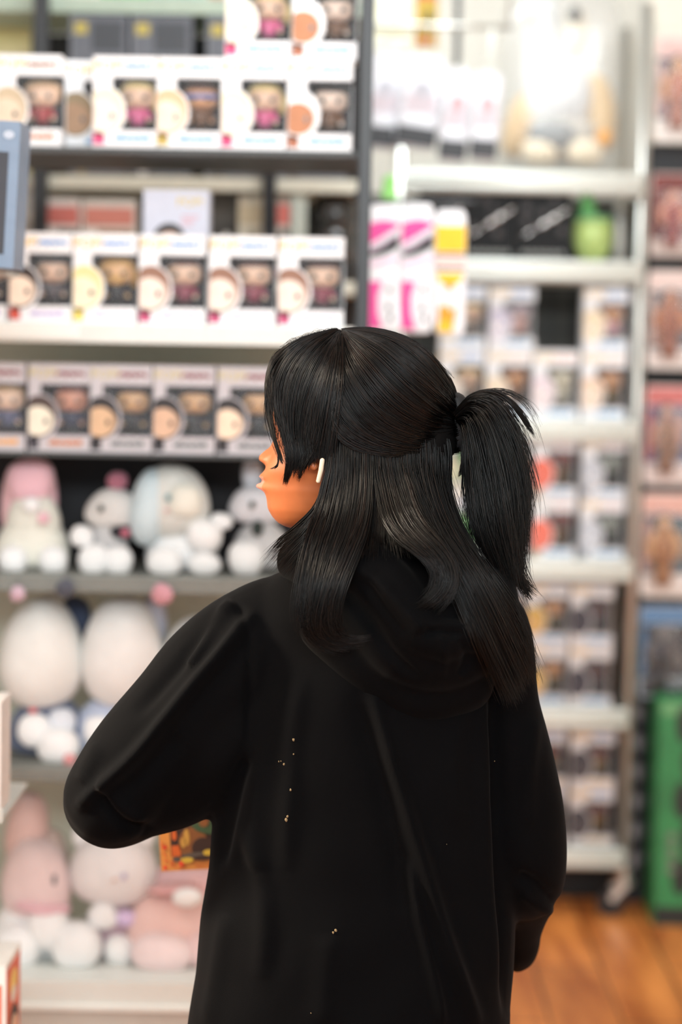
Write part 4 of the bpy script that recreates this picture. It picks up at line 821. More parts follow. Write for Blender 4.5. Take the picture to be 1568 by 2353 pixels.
for py in rows:
    f_, b_, w_ = interp(prof, py, 1), interp(prof, py, 2), interp(prof, py, 3)
    zc = W3(800, py).z; x0 = W3(800, py).x; mid = (f_ * 0.52 + b_ * 0.48); a = (mid - f_) * K; bb_ = (b_ - mid) * K; ring = []
    nose = 0.0
    if 1000 < py < 1076: nose = float(np.interp(py, [1000, 1010, 1030, 1046, 1053, 1062, 1070, 1076], [0, 4, 18, 36, 40, 34, 14, 0])) * K
    lip = 15 * math.exp(-((py - 1099) / 7.5) ** 2) + 23 * math.exp(-((py - 1122) / 8.5) ** 2) - 7 * math.exp(-((py - 1110) / 3.5) ** 2)
    ns = float(np.interp(py, [1000, 1040, 1060, 1076], [.0085, .0095, .0125, .012]))
    N = 72
    for j in range(N):
        t = 2 * math.pi * j / N; c, s = math.cos(t), math.sin(t)
        u = (a if c > 0 else bb_) * math.copysign(abs(c) ** 0.92, c); v = w_ * math.copysign(abs(s) ** 0.90, s)
        if c > 0:
            u += nose * math.exp(-(v / ns) ** 2) + lip * K * math.exp(-(v / 0.020) ** 2)
            if 1040 < py < 1074: u += 0.006 * math.exp(-((abs(v) - 0.013) / 0.005) ** 2) * math.sin((py - 1040) / 34 * math.pi)
            e = math.exp(-((abs(v) - 0.031) / 0.014) ** 2) * math.exp(-((py - 998) / 16) ** 2); u -= 0.010 * e
            u += 0.004 * math.exp(-((abs(v) - 0.034) / 0.02) ** 2) * math.exp(-((py - 1050) / 26) ** 2)
        p = Vector((x0, YP, zc)) + fdir * (u + (800 - mid) * K) + ldir * v
        ring.append(p - Vector((PX, PY, 0)))
    rings.append(ring)
bd = MB().loft(rings)
loc = lambda p: Vector(p) - Vector((PX, PY, 0))
def chain(mb, pts, r, seg=20, rc=True): mb.tube([loc(W3(*p)) for p in pts], r, seg, round_cap=rc)
for s in (-1, 1):        # ears: a curled rim and a lobe
    e0 = [(752, 1018), (738, 1010), (726, 1022), (728, 1042), (738, 1058), (746, 1066)]
    bd.tube([loc(W3(800, py) + fdir * ((800 - px) * K * 0 + (800 - px) * K) + ldir * (s * 0.079)) for px, py in e0], [.004, .005, .005, .0045, .005, .006], 10, round_cap=True)
chain(bd, [(800, 1150), (815, 1240), (830, 1330)], [.056, .054, .060])
chain(bd, [(830, 1330, .02), (830, 1450, .03), (830, 1700, .03), (825, 2000, .03), (815, 2330, .03)], [.09, .115, .115, .112, .125])
chain(bd, [(640, 1420, .01), (420, 1650, 0), (265, 1835, 0)], [.05, .042, .036])
chain(bd, [(265, 1835, 0), (370, 1800, .12), (470, 1745, .25), (520, 1735, .33)], [.036, .034, .028, .022])
chain(bd, [(1060, 1450, .01), (1130, 1650, .0), (1195, 1900, .02), (1195, 2030, .03)], [.05, .042, .038, .034])
chain(bd, [(1195, 2030, .03), (1160, 2120, .18), (1060, 2160, .27)], [.034, .03, .024])
# left hand closed round the pack, right hand in the front pocket
HY = 0.36
hand = [(520, 1735, .33), (560, 1745, .355), (590, 1755, HY)]
chain(bd, hand, [.022, .024, .02])
for k, (ln, dyf) in enumerate(((1.0, 0), (1.1, 0), (1.05, 0), (0.85, 0))):
    y0 = 1722 + 30 * k
    chain(bd, [(578, y0, HY + .004), (604, y0 + 2, HY + .012), (606, y0 + 4, HY + .012 + .026 * ln), (592, y0 + 5, HY + .045), (566 - 10 * ln, y0 + 6, HY + .046)], [.009, .0085, .008, .0075, .0065], 10)
chain(bd, [(548, 1722, .345), (540, 1696, .350), (556, 1672, .352)], [.011, .0095, .0075], 10)
chain(bd, [(1060, 2160, .27), (1010, 2165, .285)], [.024, .024])
for k in range(4): chain(bd, [(1012, 2140 + 20 * k, .285), (975, 2145 + 20 * k, .29), (950 + 4 * abs(k - 1), 2150 + 20 * k, .28)], [.0085, .008, .0065], 10)
chain(bd, [(1040, 2135, .28), (1005, 2112, .285), (985, 2112, .285)], [.011, .009, .0075], 10)
for sx in (-1, 1):
    hip = Vector((PX + sx * 0.085, YP + 0.03, 0.70)) - Vector((PX, PY, 0))
    bd.tube([hip, hip + Vector((sx * 0.005, 0.0, -0.30)), hip + Vector((sx * 0.01, 0.01, -0.62))], [.08, .054, .038], 20, round_cap=True)
    bd.tube([hip + Vector((sx * 0.01, 0.0, -0.655)), hip + Vector((sx * 0.012, 0.06, -0.66)), hip + Vector((sx * 0.015, 0.14, -0.67))], [.034, .034, .025], 14, round_cap=True)
bme = remesh(bd.mesh('body', M_skin), 0.0026, 2, 0.5); bme.name = 'body'
bme.materials.clear(); bme.materials.append(M_skin); bme.materials.append(M_lip)
cc = coords(bme); gw = cc + np.array((PX, PY, 0)); ppx, ppy = project(gw)
vv = (gw - np.array(W3(800, 1100))) @ np.array(ldir); vm = (ppy > 1093) & (ppy < 1132) & (ppx < 622) & (np.abs(vv) < 0.022)
for p in bme.polygons:
    p.use_smooth = True
    if vm[p.vertices[0]] and vm[p.vertices[2]]: p.material_index = 1
body = link_child('body', bme, person)
for s in (-1, 1):
    c = W3(800, 998) + fdir * ((800 - 640) * K - 0.021) + ldir * (s * 0.031)
    MB().sell((0, 0, 0), (.0125, .0125, .0125), 0, 18, 12).build('eyeball', mat('eye_white', (232, 226, 220), 0.2, var=0.0), body, loc(c), True)
    MB().sell((0, 0, 0), (.004, .005, .005), 0, 14, 10).build('iris', mat('iris_brown', (40, 24, 18), 0.15, var=0), body, loc(c + fdir * 0.0105), True)

# hoodie
hd_ = MB()
torso = [(1282, 742, 905, .065, .0), (1300, 690, 960, .080, .0), (1320, 635, 1040, .095, .005), (1345, 590, 1100, .107, .01), (1400, 552, 1160, .122, .015), (1500, 530, 1190, .133, .02), (1600, 520, 1198, .138, .02), (1700, 510, 1196, .140, .02),
         (1820, 492, 1190, .142, .02), (1990, 480, 1186, .145, .02), (2100, 460, 1184, .150, .02), (2230, 450, 1182, .155, .02), (2300, 438, 1178, .157, .02), (2353, 431, 1172, .158, .02), (2440, 432, 1166, .158, .02), (2470, 440, 1160, .154, .02)]
rg = []
for py in np.linspace(1282, 2470, 60):
    l_, r_, dp, dy = (interp(torso, py, k) for k in (1, 2, 3, 4)); ring = []
    for j in range(64):
        t = 2 * math.pi * j / 64; c, s = math.cos(t), math.sin(t)
        x = (l_ + r_) / 2 + (r_ - l_) / 2 * math.copysign(abs(c) ** 0.82, c); y = dp * math.copysign(abs(s) ** 0.9, s)
        p = W3(x, py, dy); ring.append(loc(Vector((p.x, p.y + y, p.z))))
    rg.append(ring)
hd_.loft(rg)
def catm(pts, n=40):
    P = np.array(pts, float); m = len(P); out = []
    for t in np.linspace(0, m - 1, n):
        i = min(int(t), m - 2); f = t - i; p0, p1, p2, p3 = P[max(i - 1, 0)], P[i], P[i + 1], P[min(i + 2, m - 1)]
        out.append(0.5 * (2 * p1 + (p2 - p0) * f + (2 * p0 - 5 * p1 + 4 * p2 - p3) * f * f + (3 * p1 - p0 - 3 * p2 + p3) * f ** 3))
    return np.array(out)
def sleeve(pts, n=36):
    q = catm(pts, n); hd_.tube([loc(W3(a, b, c)) for a, b, c, r in q], [max(r, 0.01) for r in q[:, 3]], 28, round_cap=True)
sleeve([(690, 1450, .01, .075), (622, 1478, 0, .081), (520, 1550, -.01, .083), (430, 1645, -.015, .078), (330, 1740, -.015, .070), (268, 1818, -.01, .064), (256, 1838, 0.0, .061)])
sleeve([(256, 1838, 0.0, .061), (285, 1836, .04, .060), (360, 1800, .11, .062), (440, 1755, .19, .058), (500, 1738, .28, .046), (515, 1736, .31, .038)])
sleeve([(560, 1600, .0, .085), (500, 1680, .0, .085), (400, 1770, .02, .075), (300, 1830, .02, .060)])
sleeve([(1030, 1440, .02, .07), (1086, 1462, .0, .075), (1128, 1630, -.01, .062), (1172, 1780, -.005, .060), (1198, 1920, .0, .0585), (1204, 2005, .02, .054), (1202, 2032, .05, .048)])
sleeve([(1202, 2010, .03, .05), (1198, 2060, .08, .044), (1192, 2130, .12, .032), (1190, 2176, .15, .0285), (1172, 2186, .19, .030), (1100, 2175, .25, .036), (1060, 2165, .27, .036)])
# front pocket
hd_.sell(loc(W3(830, 2180, .19)), (.15, .045, .09), 0, 28, 18, 3.5)
hme = remesh(hd_.mesh('hoodie', M_hood), 0.0042, 9, 0.6); hme.name = 'hoodie'
def add_folds(me, folds, offs, noise=0.0):
    co_ = coords(me); no = normals(me); W = co_ + offs; px, py = project(W)
    facing = np.clip(-(no @ np.array(fw)) * 1.6 + 0.3, 0, 1)
    disp = np.zeros(len(co_))
    for pts, amp, wd in folds:
        q = catm([(a, b) for a, b in pts], 50); best = np.full(len(co_), 1e9); tt = np.zeros(len(co_))
        for i in range(len(q) - 1):
            a, b = q[i], q[i + 1]; ab = b - a; L = ab @ ab + 1e-9
            t = np.clip(((px - a[0]) * ab[0] + (py - a[1]) * ab[1]) / L, 0, 1); d = np.hypot(px - a[0] - t * ab[0], py - a[1] - t * ab[1])
            m = d < best; best[m] = d[m]; tt[m] = (i + t[m]) / (len(q) - 1)
        end = np.clip(np.minimum(tt, 1 - tt) * 6, 0, 1) ** 0.7
        disp += amp * np.exp(-(best / wd) ** 2) * (0.25 + 0.75 * end)
    if noise:
        disp += noise * (np.sin(px * 0.013 + py * 0.006 + 1.3 * np.sin(py * 0.008)) + 0.6 * np.sin(px * 0.027 - py * 0.012 + 2 * np.sin(py * 0.011 + 1)) + 0.4 * np.sin(py * 0.031 + px * 0.02 + np.sin(px * 0.02)))
    co_ = co_ + no * (disp * facing)[:, None]
    me.vertices.foreach_set('co', co_.ravel()); me.update()
folds = [([(540, 1385), (490, 1440), (448, 1510), (436, 1530)], .011, 15), ([(576, 1418), (520, 1492), (450, 1572), (378, 1660), (318, 1730), (256, 1790), (186, 1850)], .020, 16),
         ([(515, 1412), (455, 1475), (395, 1548), (315, 1640)], -.010, 18), ([(410, 1690), (350, 1760), (285, 1822)], -.006, 20), ([(230, 1710), (200, 1770), (190, 1800)], .006, 18), ([(226, 1806), (246, 1850), (290, 1895), (350, 1905)], -.009, 13), ([(240, 1795), (270, 1850), (330, 1890)], .006, 14),
         ([(535, 1372), (566, 1440), (574, 1560), (570, 1700)], -.005, 9), ([(860, 1600), (905, 1760), (950, 1910), (1000, 2080), (1040, 2210), (1095, 2350)], .016, 18), ([(940, 1985), (965, 2120), (1000, 2270), (1015, 2353)], .011, 12), ([(820, 1620), (870, 1780), (905, 1930), (930, 2100)], -.007, 24),
         ([(690, 1560), (672, 1700), (665, 1850), (655, 2000)], .006, 24), ([(565, 1740), (545, 1800), (520, 1900), (505, 1990)], -.010, 18), ([(600, 1760), (585, 1900), (600, 2000)], .006, 22), ([(560, 1900), (600, 2000), (610, 2120), (600, 2250)], .007, 24), ([(1139, 1560), (1141, 1750), (1146, 1950), (1160, 2150), (1172, 2330)], -.014, 14),
         ([(1110, 1620), (1112, 1800), (1120, 2000), (1140, 2250)], .006, 18), ([(1060, 1640), (1040, 1760), (1050, 1900)], .004, 22), ([(1225, 1650), (1215, 1760), (1212, 1900)], .006, 18), ([(1190, 2010), (1230, 2030), (1280, 2075)], -.008, 14), ([(1200, 2050), (1240, 2080), (1270, 2095)], .005, 12), ([(520, 2100), (500, 2230), (480, 2353)], .006, 22), ([(760, 2150), (740, 2353)], .004, 30)]
add_folds(hme, folds, np.array((PX, PY, 0)), 0.0012)
hoodie = link_child('hoodie', hme, person)
hem = MB()
ring = []
for j in range(64):
    t = 2 * math.pi * j / 64; c, s = math.cos(t), math.sin(t); p = W3(802 + 362 * math.copysign(abs(c) ** .82, c), 2480, .02); ring.append((p.x - PX, p.y + .156 * math.copysign(abs(s) ** .9, s) - PY, p.z))
ring2 = [(a, b, c - 0.05) for a, b, c in ring]; ring3 = [(a * 0.97, b * 0.97, c - 0.052) for a, b, c in ring]; ring0 = [(a * 0.97, b * 0.97, c + 0.004) for a, b, c in ring]
hem.loft([ring0, ring, ring2, ring3], cap=False).build('waistband', M_hood, hoodie, smooth=True)
# hood lying on the back
ho = MB()
def roll(pts, n=30, flat=1.0):
    q = catm(pts, n); ho.tube([loc(W3(a, b, c)) for a, b, c, r in q], list(q[:, 3]), 24, round_cap=True, flat=flat)
roll([(690, 1290, -.03, .030), (760, 1310, -.085, .040), (860, 1400, -.105, .050), (950, 1480, -.115, .054), (1040, 1490, -.105, .050), (1110, 1430, -.09, .045), (1120, 1350, -.05, .036)])
roll([(720, 1275, -.07, .026), (800, 1285, -.11, .032), (880, 1340, -.14, .036), (945, 1420, -.155, .034), (985, 1460, -.158, .028), (1050, 1462, -.15, .028), (1100, 1440, -.12, .03)])
roll([(760, 1440, -.09, .04), (860, 1520, -.088, .044), (970, 1580, -.088, .044), (1060, 1565, -.08, .042)])
roll([(770, 1290, -.07, .05), (880, 1350, -.09, .06), (990, 1400, -.10, .06), (1080, 1380, -.08, .05)])
ome = remesh(ho.mesh('hood', M_hood), 0.004, 10, 0.6); ome.name = 'hood'
add_folds(ome, [([(800, 1290), (880, 1350), (950, 1420), (972, 1448)], .007, 14), ([(760, 1330), (840, 1420), (900, 1500), (960, 1560)], -.008, 13), ([(985, 1440), (1030, 1437), (1080, 1443)], .005, 10), ([(975, 1455), (1010, 1450), (1060, 1458)], -.006, 10), ([(1010, 1450), (1020, 1500), (1015, 1550)], .005, 12), ([(1060, 1470), (1075, 1510), (1060, 1550)], -.006, 12), ([(840, 1330), (880, 1400), (930, 1460)], -.006, 14)], np.array((PX, PY, 0)), 0.001)
hood = link_child('hood', ome, hoodie)
lint = MB()
bvh_h = BVHTree.FromPolygons([tuple(c) for c in coords(hme) + np.array((PX, PY, 0))], [tuple(p.vertices) for p in hme.polygons])
bvh_o = BVHTree.FromPolygons([tuple(c) for c in coords(ome) + np.array((PX, PY, 0))], [tuple(p.vertices) for p in ome.polygons])
def back_hit(p):
    d = (Vector(p) - CAM).normalized(); best = None
    for bv in (bvh_h, bvh_o):
        h = bv.ray_cast(CAM, d)
        if h[0] is not None and (best is None or h[3] < best): best = h[3]
    return d, best
for (a, b, r) in ((675, 1700, 3.5), (675, 1733, 2), (641, 1750, 2), (653, 1756, 3), (646, 1749, 1.6), (668, 1815, 3), (661, 1876, 3), (658, 1884, 4.5), (772, 2138, 4), (766, 2143, 3), (715, 2328, 1.5), (1137, 1749, 1.5), (1027, 1940, 1.2)):
    d, h = back_hit(W3(a, b)); 
    if h: lint.sell(loc(CAM + d * h), (r * K * .8, .0012, r * K), 0, 10, 6, 2, 0.1)
lint.build('lint', mat('lint_beige', (112, 94, 66), 0.9), hoodie, smooth=True)
# trousers and shoes below the frame
tr = MB()
for sx in (-1, 1):
    tr.tube([(sx * .06, .03, .74), (sx * .088, .03, .66), (sx * .092, .03, .40), (sx * .096, .035, .07)], [.085, .098, .078, .062], 24)
trm = remesh(tr.mesh('trousers', M_hood), 0.008, 4); link_child('trousers', trm, person).data.materials[0] = mat('dark_denim', (30, 32, 40), 0.85)
for sx in (-1, 1):
    s_ = MB().sell((sx * .1, .075, .045), (.045, .135, .045), 0, 24, 14, 2.6, 0, lambda a, b, c: (a, b, max(c, -0.9) * (1 - 0.25 * max(0, b)))); s_.box(sx * .1 - .043, sx * .1 + .043, -.05, .20, 0.0, .014)
    s_.build('shoe', mat('black_shoe', (26, 26, 28), 0.5), person, smooth=False)

# hair -------------------------------------------------------------
HA, HB_, HC_ = 219, 0.098, 216              # hair shell semi axes (px, m, px)
cap_rows = [(756, 775, 870), (764, 728, 915), (780, 678, 960), (800, 645, 985), (830, 627, 1010), (870, 620, 1030), (910, 622, 1044), (950, 640, 1052), (990, 672, 1056), (1020, 690, 1057), (1040, 712, 1054), (1060, 745, 1034), (1100, 752, 1028), (1150, 748, 1038), (1200, 735, 1058), (1245, 730, 1085), (1290, 760, 1090), (1310, 800, 1080)]
def cap_y(px, py):
    l, r_ = interp(cap_rows, py, 1), interp(cap_rows, py, 2); q = max(0.02, 1 - ((py - 975) / 222) ** 2) if py < 975 else 1.0
    if py > 860: l = min(l, 608)
    dep = (HB_ - 0.008) * math.sqrt(q) + 0.005; u = (px - (l + r_) / 2) / ((r_ - l) / 2)
    return -dep * math.sqrt(max(0.0, 1 - u * u))
strv = []; strf = []
def strand(P, r, seg=3):
    """P (n,3) world, r (n,)"""
    n = len(P); T = np.gradient(P, axis=0); T /= np.linalg.norm(T, axis=1)[:, None] + 1e-9
    ref = np.array(fw); A = np.cross(T, ref); A /= np.linalg.norm(A, axis=1)[:, None] + 1e-9; B = np.cross(T, A)
    ang = np.arange(seg) * 2 * math.pi / seg
    v = P[:, None, :] + r[:, None, None] * (A[:, None, :] * np.cos(ang)[None, :, None] + B[:, None, :] * np.sin(ang)[None, :, None])
    return v.reshape(-1, 3)
class Hair:
    def __init__(s): s.V = []; s.Fc = []; s.n = 0
    def put(s, P, r, seg=3):
        v = strand(P, r, seg); n = len(P); i = np.arange(n - 1)[:, None] * seg; j = np.arange(seg)[None, :]; jn = (j + 1) % seg
        f = np.stack([i + j, i + jn, i + seg + jn, i + seg + j], -1).reshape(-1, 4) + s.n
        s.V.append(v); s.Fc.append(f); s.n += len(v)
    def build(s, name, m, parent):
        V = np.concatenate(s.V) - np.array((PX, PY, 0)); Fc = np.concatenate(s.Fc)
        me = bpy.data.meshes.new(name); me.vertices.add(len(V)); me.vertices.foreach_set('co', V.ravel()); me.loops.add(Fc.size); me.loops.foreach_set('vertex_index', Fc.ravel().astype(np.int32))
        me.polygons.add(len(Fc)); me.polygons.foreach_set('loop_start', np.arange(0, Fc.size, 4, dtype=np.int32)); me.polygons.foreach_set('use_smooth', np.ones(len(Fc), bool)); me.update(calc_edges=True)
        me.materials.append(m); return link_child(name, me, parent)
rng = np.random.RandomState(5)
def sheet(H, guides, n, r=.0011, jit=5.0, thick=.006, clump=26, lenvar=0.12, N=16, capsurf=False, collide=False, mirror=False, tip=0.15, flare=0.6, ulim=None, frizz=2.4):
    """strands interpolated across a row of guide lines given as (px, py, depth) or (px, py)"""
    G = []
    for g in guides:
        g = [(p[0], p[1], (cap_y(p[0], p[1]) if capsurf else 0.0) if len(p) < 3 else p[2]) for p in g]
        G.append(catm(g, N))
    G = np.array(G); m = len(G)
    nc = max(1, n // clump)
    cu = rng.uniform(0, m - 1, nc) if m > 1 else np.zeros(nc); co1 = rng.normal(0, 1, (nc, 3)); cl = rng.uniform(1 - lenvar, 1, nc); cph = rng.uniform(0, 6.28, nc)
    for k in range(n):
        c = rng.randint(nc); u = np.clip(cu[c] + rng.normal(0, 0.13), 0, max(m - 1, 0)); i = min(int(u), max(m - 2, 0)); f = u - i
        P = G[i] * (1 - f) + G[min(i + 1, m - 1)] * f
        t = np.linspace(0, 1, N); sp = (0.35 + flare * t)
        L = cl[c] * rng.uniform(0.93, 1.03); tt = np.clip(t * L, 0, 1); P = np.stack([np.interp(tt, t, P[:, a]) for a in range(3)], -1)
        P[:, 0] += sp * jit * (0.7 * co1[c, 0] + 0.7 * rng.normal()) + 1.6 * np.sin(5 * t + cph[c]) * t
        P[:, 1] += sp * jit * 0.5 * (0.7 * co1[c, 1] + 0.6 * rng.normal())
        P[:, 2] += thick * (rng.uniform(-1, 0.6) * 0.7 + 0.3 * co1[c, 2])
        fz = frizz * (3.0 if rng.uniform() < 0.10 else 1.0); a1, a2, a3 = rng.uniform(0, 6.28, 3)
        P[:, 0] += fz * t * (np.sin(4.2 * t + a1) + 0.5 * np.sin(11 * t + a2)); P[:, 1] += fz * 0.6 * t * np.sin(6 * t + a3)
        if capsurf:
            P[:, 2] = np.maximum(P[:, 2], -HB_ - 0.004)
        W = np.array([at(a, b, YP + d) for a, b, d in P])
        if collide:
            for q in range(N):
                d, h = back_hit(W[q])
                if h is not None:
                    cur = (Vector(W[q]) - CAM).length; lim = h - 0.004 - 0.010 * rng.uniform()
                    if cur > lim: W[q] = np.array(CAM + d * lim)
            W[1:-1] = (W[:-2] + 2 * W[1:-1] + W[2:]) / 4
        rr = r * rng.uniform(0.45, 1.25) * np.interp(t, [0, .1, .6, 1], [.8, 1, .9, tip])
        H.put(W, rr)
        if mirror and k % 2 == 0:
            Wm = W.copy(); Wm[:, 1] = 2 * YP - Wm[:, 1] - 0.0; H.put(Wm, rr * 1.2)
hairroot = thing_h = None
# solid under-mass of the hair on the skull
cm = MB(); rg = []
for py in np.linspace(758, 1308, 58):
    l_, r_ = interp(cap_rows, py, 1) + 7, interp(cap_rows, py, 2) - 7; q = max(0.02, 1 - ((py - 975) / 222) ** 2) if py < 975 else 1.0
    dep = (HB_ - 0.008) * math.sqrt(q)
    ysh = -0.0 if py < 1060 else -0.02 * min(1, (py - 1060) / 120)
    ring = []
    for j in range(56):
        t = 2 * math.pi * j / 56; c, s = math.cos(t), math.sin(t)
        p = W3((l_ + r_) / 2 + (r_ - l_) / 2 * math.copysign(abs(c) ** 0.95, c), py, ysh); wob = 1 + 0.012 * math.sin(9 * t + py * 0.02)
        ring.append(loc((p.x, p.y + dep * s * wob, p.z)))
    rg.append(ring)
cm.loft(rg)
hair = cm.build('hair', M_hairb, person, smooth=True)
H1 = Hair()
# crown: from the parting backwards to the tie
back = [[(790, 757), (845, 754), (905, 765), (962, 791), (1004, 832), (1036, 882), (1052, 940)], [(792, 757), (890, 772), (965, 820), (1020, 885), (1052, 948)], [(792, 758), (870, 790), (945, 850), (1010, 910), (1052, 955)], [(788, 762), (850, 820), (925, 900), (1000, 955), (1054, 970)],
        [(784, 770), (815, 860), (890, 950), (985, 995), (1055, 985)], [(776, 790), (785, 890), (850, 985), (960, 1022), (1056, 1000)], [(770, 860), (775, 960), (850, 1020), (950, 1038), (1056, 1025)], [(764, 880), (764, 985), (830, 1036), (940, 1046), (1054, 1038)]]
sheet(H1, back, 4200, .00075, 5, .004, 14, .05, 16, True, mirror=True, tip=.5, flare=.2)
front = [[(770, 757), (715, 767), (662, 791), (624, 825), (612, 885), (613, 915), (615, 950), (630, 1010), (648, 1062)], [(774, 758), (705, 785), (660, 830), (640, 880), (640, 930), (655, 990), (668, 1040), (666, 1085)], [(778, 760), (730, 800), (690, 860), (675, 930), (676, 1000), (684, 1050), (676, 1095)],
         [(780, 764), (750, 820), (720, 890), (705, 960), (705, 1020), (712, 1055), (706, 1072)], [(782, 768), (765, 840), (748, 920), (738, 990), (732, 1030), (728, 1046)], [(784, 772), (785, 860), (778, 940), (768, 1000), (762, 1050), (764, 1100)]]
sheet(H1, [[(772, 757), (715, 772), (664, 800), (632, 840), (622, 880), (626, 915), (636, 950)]] + front[1:], 3400, .0007, 6, .004, 12, .15, 18, True, mirror=True, tip=.2, flare=.5)
sheet(H1, [front[0], [(772, 757), (702, 779), (652, 812), (626, 860), (617, 910), (620, 955), (634, 1012), (652, 1070)]], 170, .0009, 2.2, .003, 30, .06, 18, True, mirror=True, tip=.15, flare=.5)
# pointed face lock and wisps
sheet(H1, [[(690, 840), (668, 910), (658, 990), (660, 1060), (652, 1116)], [(718, 840), (702, 920), (688, 1000), (672, 1070), (654, 1120)]], 320, .0007, 3, .003, 16, .14, 14, True, tip=.1, flare=.3)
sheet(H1, [[(640, 1030, -.05), (640, 1062, -.05), (634, 1074, -.05), (622, 1078, -.045)]], 16, .0006, 1.5, .002, 8, .1, 8, tip=.1)
sheet(H1, [[(700, 1040, -.084), (690, 1080, -.084), (684, 1104, -.08)], [(720, 1040, -.086), (700, 1075, -.084), (690, 1110, -.08)]], 60, .0006, 3, .002, 12, .25, 10, tip=.1)
# lower hair
yb = -.094
low = [[(766, 985, cap_y(766, 985) * .84), (762, 1030, cap_y(762, 1030) * .93), (762, 1075, cap_y(762, 1040) * 1.0), (756, 1110, -.094), (742, 1180, -.10), (722, 1240, -.13), (708, 1320, -.15), (700, 1400, -.16), (706, 1455, -.16), (745, 1490, -.16), (790, 1497, -.16)],
       [(802, 985, cap_y(802, 985) * .84), (800, 1030, cap_y(800, 1030) * .93), (800, 1075, cap_y(800, 1040) * 1.0), (798, 1120, -.100), (785, 1200, -.12), (760, 1270, -.15), (742, 1350, -.17), (730, 1420, -.17), (745, 1465, -.17), (790, 1482, -.17), (838, 1470, -.17)],
       [(852, 985, cap_y(852, 985) * .84), (850, 1030, cap_y(850, 1030) * .93), (850, 1075, cap_y(850, 1040) * 1.0), (850, 1120, -.105), (842, 1200, -.13), (815, 1270, -.16), (785, 1340, -.18), (765, 1410, -.18), (770, 1450, -.18), (795, 1470, -.18), (845, 1462, -.18)]]
sheet(H1, low, 2600, .0007, 7, .006, 13, .34, 20, collide=True, tip=.1, flare=1.3, frizz=3.6)
mid = [[(862, 985, cap_y(862, 985) * .84), (860, 1030, cap_y(860, 1030) * .93), (860, 1075, cap_y(860, 1040) * 1.0), (868, 1120, -.105), (880, 1190, -.13), (915, 1245, -.16), (970, 1280, -.18), (1000, 1320, -.18), (990, 1360, -.18), (955, 1390, -.18)],
       [(902, 985, cap_y(902, 985) * .84), (900, 1030, cap_y(900, 1030) * .93), (900, 1075, cap_y(900, 1040) * 1.0), (915, 1120, -.10), (935, 1190, -.125), (985, 1245, -.16), (1025, 1290, -.17), (1032, 1335, -.18), (1010, 1375, -.18), (968, 1395, -.18)],
       [(928, 985, cap_y(928, 985) * .84), (930, 1030, cap_y(930, 1030) * .93), (930, 1075, cap_y(930, 1040) * 1.0), (945, 1120, -.10), (965, 1190, -.12), (1015, 1250, -.15), (1045, 1310, -.16), (1040, 1370, -.17), (1010, 1410, -.17)]]
sheet(H1, mid, 1600, .0007, 6, .005, 16, .2, 18, collide=True, tip=.12, flare=.7)
right = [[(928, 985, cap_y(928, 985) * .84), (930, 1030, cap_y(930, 1030) * .93), (930, 1075, cap_y(930, 1040) * 1.0), (945, 1130, -.098), (980, 1220, -.12), (1030, 1300, -.15), (1070, 1390, -.16), (1110, 1490, -.16), (1150, 1580, -.15), (1172, 1628, -.15)],
         [(966, 990, cap_y(966, 990) * .84), (970, 1030, cap_y(970, 1030) * .93), (970, 1075, cap_y(970, 1040) * 1.0), (982, 1130, -.088), (1010, 1215, -.11), (1065, 1300, -.14), (1110, 1390, -.15), (1150, 1480, -.14), (1185, 1560, -.13), (1200, 1600, -.13)],
         [(1002, 1000, cap_y(1002, 1000) * .84), (1005, 1030, cap_y(1005, 1030) * .93), (1005, 1075, cap_y(1005, 1040) * 1.0), (1008, 1130, -.07), (1035, 1215, -.09), (1090, 1300, -.12), (1140, 1385, -.13), (1180, 1465, -.12), (1205, 1520, -.11), (1222, 1556, -.10)],
         [(1028, 1010, cap_y(1028, 1010) * .84), (1030, 1030, cap_y(1030, 1030) * .93), (1030, 1075, cap_y(1030, 1040) * 1.0), (1022, 1110, -.05), (1040, 1195, -.07), (1085, 1275, -.09), (1140, 1350, -.11), (1188, 1430, -.10), (1210, 1500, -.09), (1232, 1552, -.08)]]
sheet(H1, right, 3400, .0007, 7, .007, 14, .26, 20, collide=True, tip=.1, flare=1.3, frizz=3.6)
sheet(H1, [[(748, 1095, -.09), (728, 1160, -.09), (684, 1208, -.08), (640, 1246, -.06), (596, 1300, -.03)], [(750, 1100, -.09), (735, 1170, -.10), (695, 1225, -.11), (650, 1268, -.10), (612, 1312, -.08)], [(760, 1100, -.09), (748, 1180, -.105), (715, 1240, -.12), (672, 1290, -.12), (640, 1330, -.11)], [(770, 1100, -.09), (760, 1190, -.11), (735, 1260, -.13), (710, 1320, -.14), (700, 1380, -.14)]], 800, .0006, 6, .006, 12, .35, 16, collide=True, tip=.1, flare=1.0)
fill = [[(846, 985, cap_y(846, 985) * .84), (850, 1030, cap_y(850, 1030) * .93), (850, 1075, cap_y(850, 1040) * 1.0), (852, 1150, -.108), (842, 1230, -.135), (826, 1295, -.15)], [(890, 985, cap_y(890, 985) * .84), (896, 1030, cap_y(896, 1030) * .93), (896, 1075, cap_y(896, 1040) * 1.0), (906, 1150, -.108), (915, 1230, -.135), (930, 1285, -.15)], [(928, 985, cap_y(928, 985) * .84), (934, 1030, cap_y(934, 1030) * .93), (934, 1075, cap_y(934, 1040) * 1.0), (950, 1150, -.105), (980, 1230, -.13), (1010, 1280, -.145)]]
sheet(H1, fill, 1500, .0008, 6, .005, 12, .5, 14, collide=True, tip=.15, flare=.6)
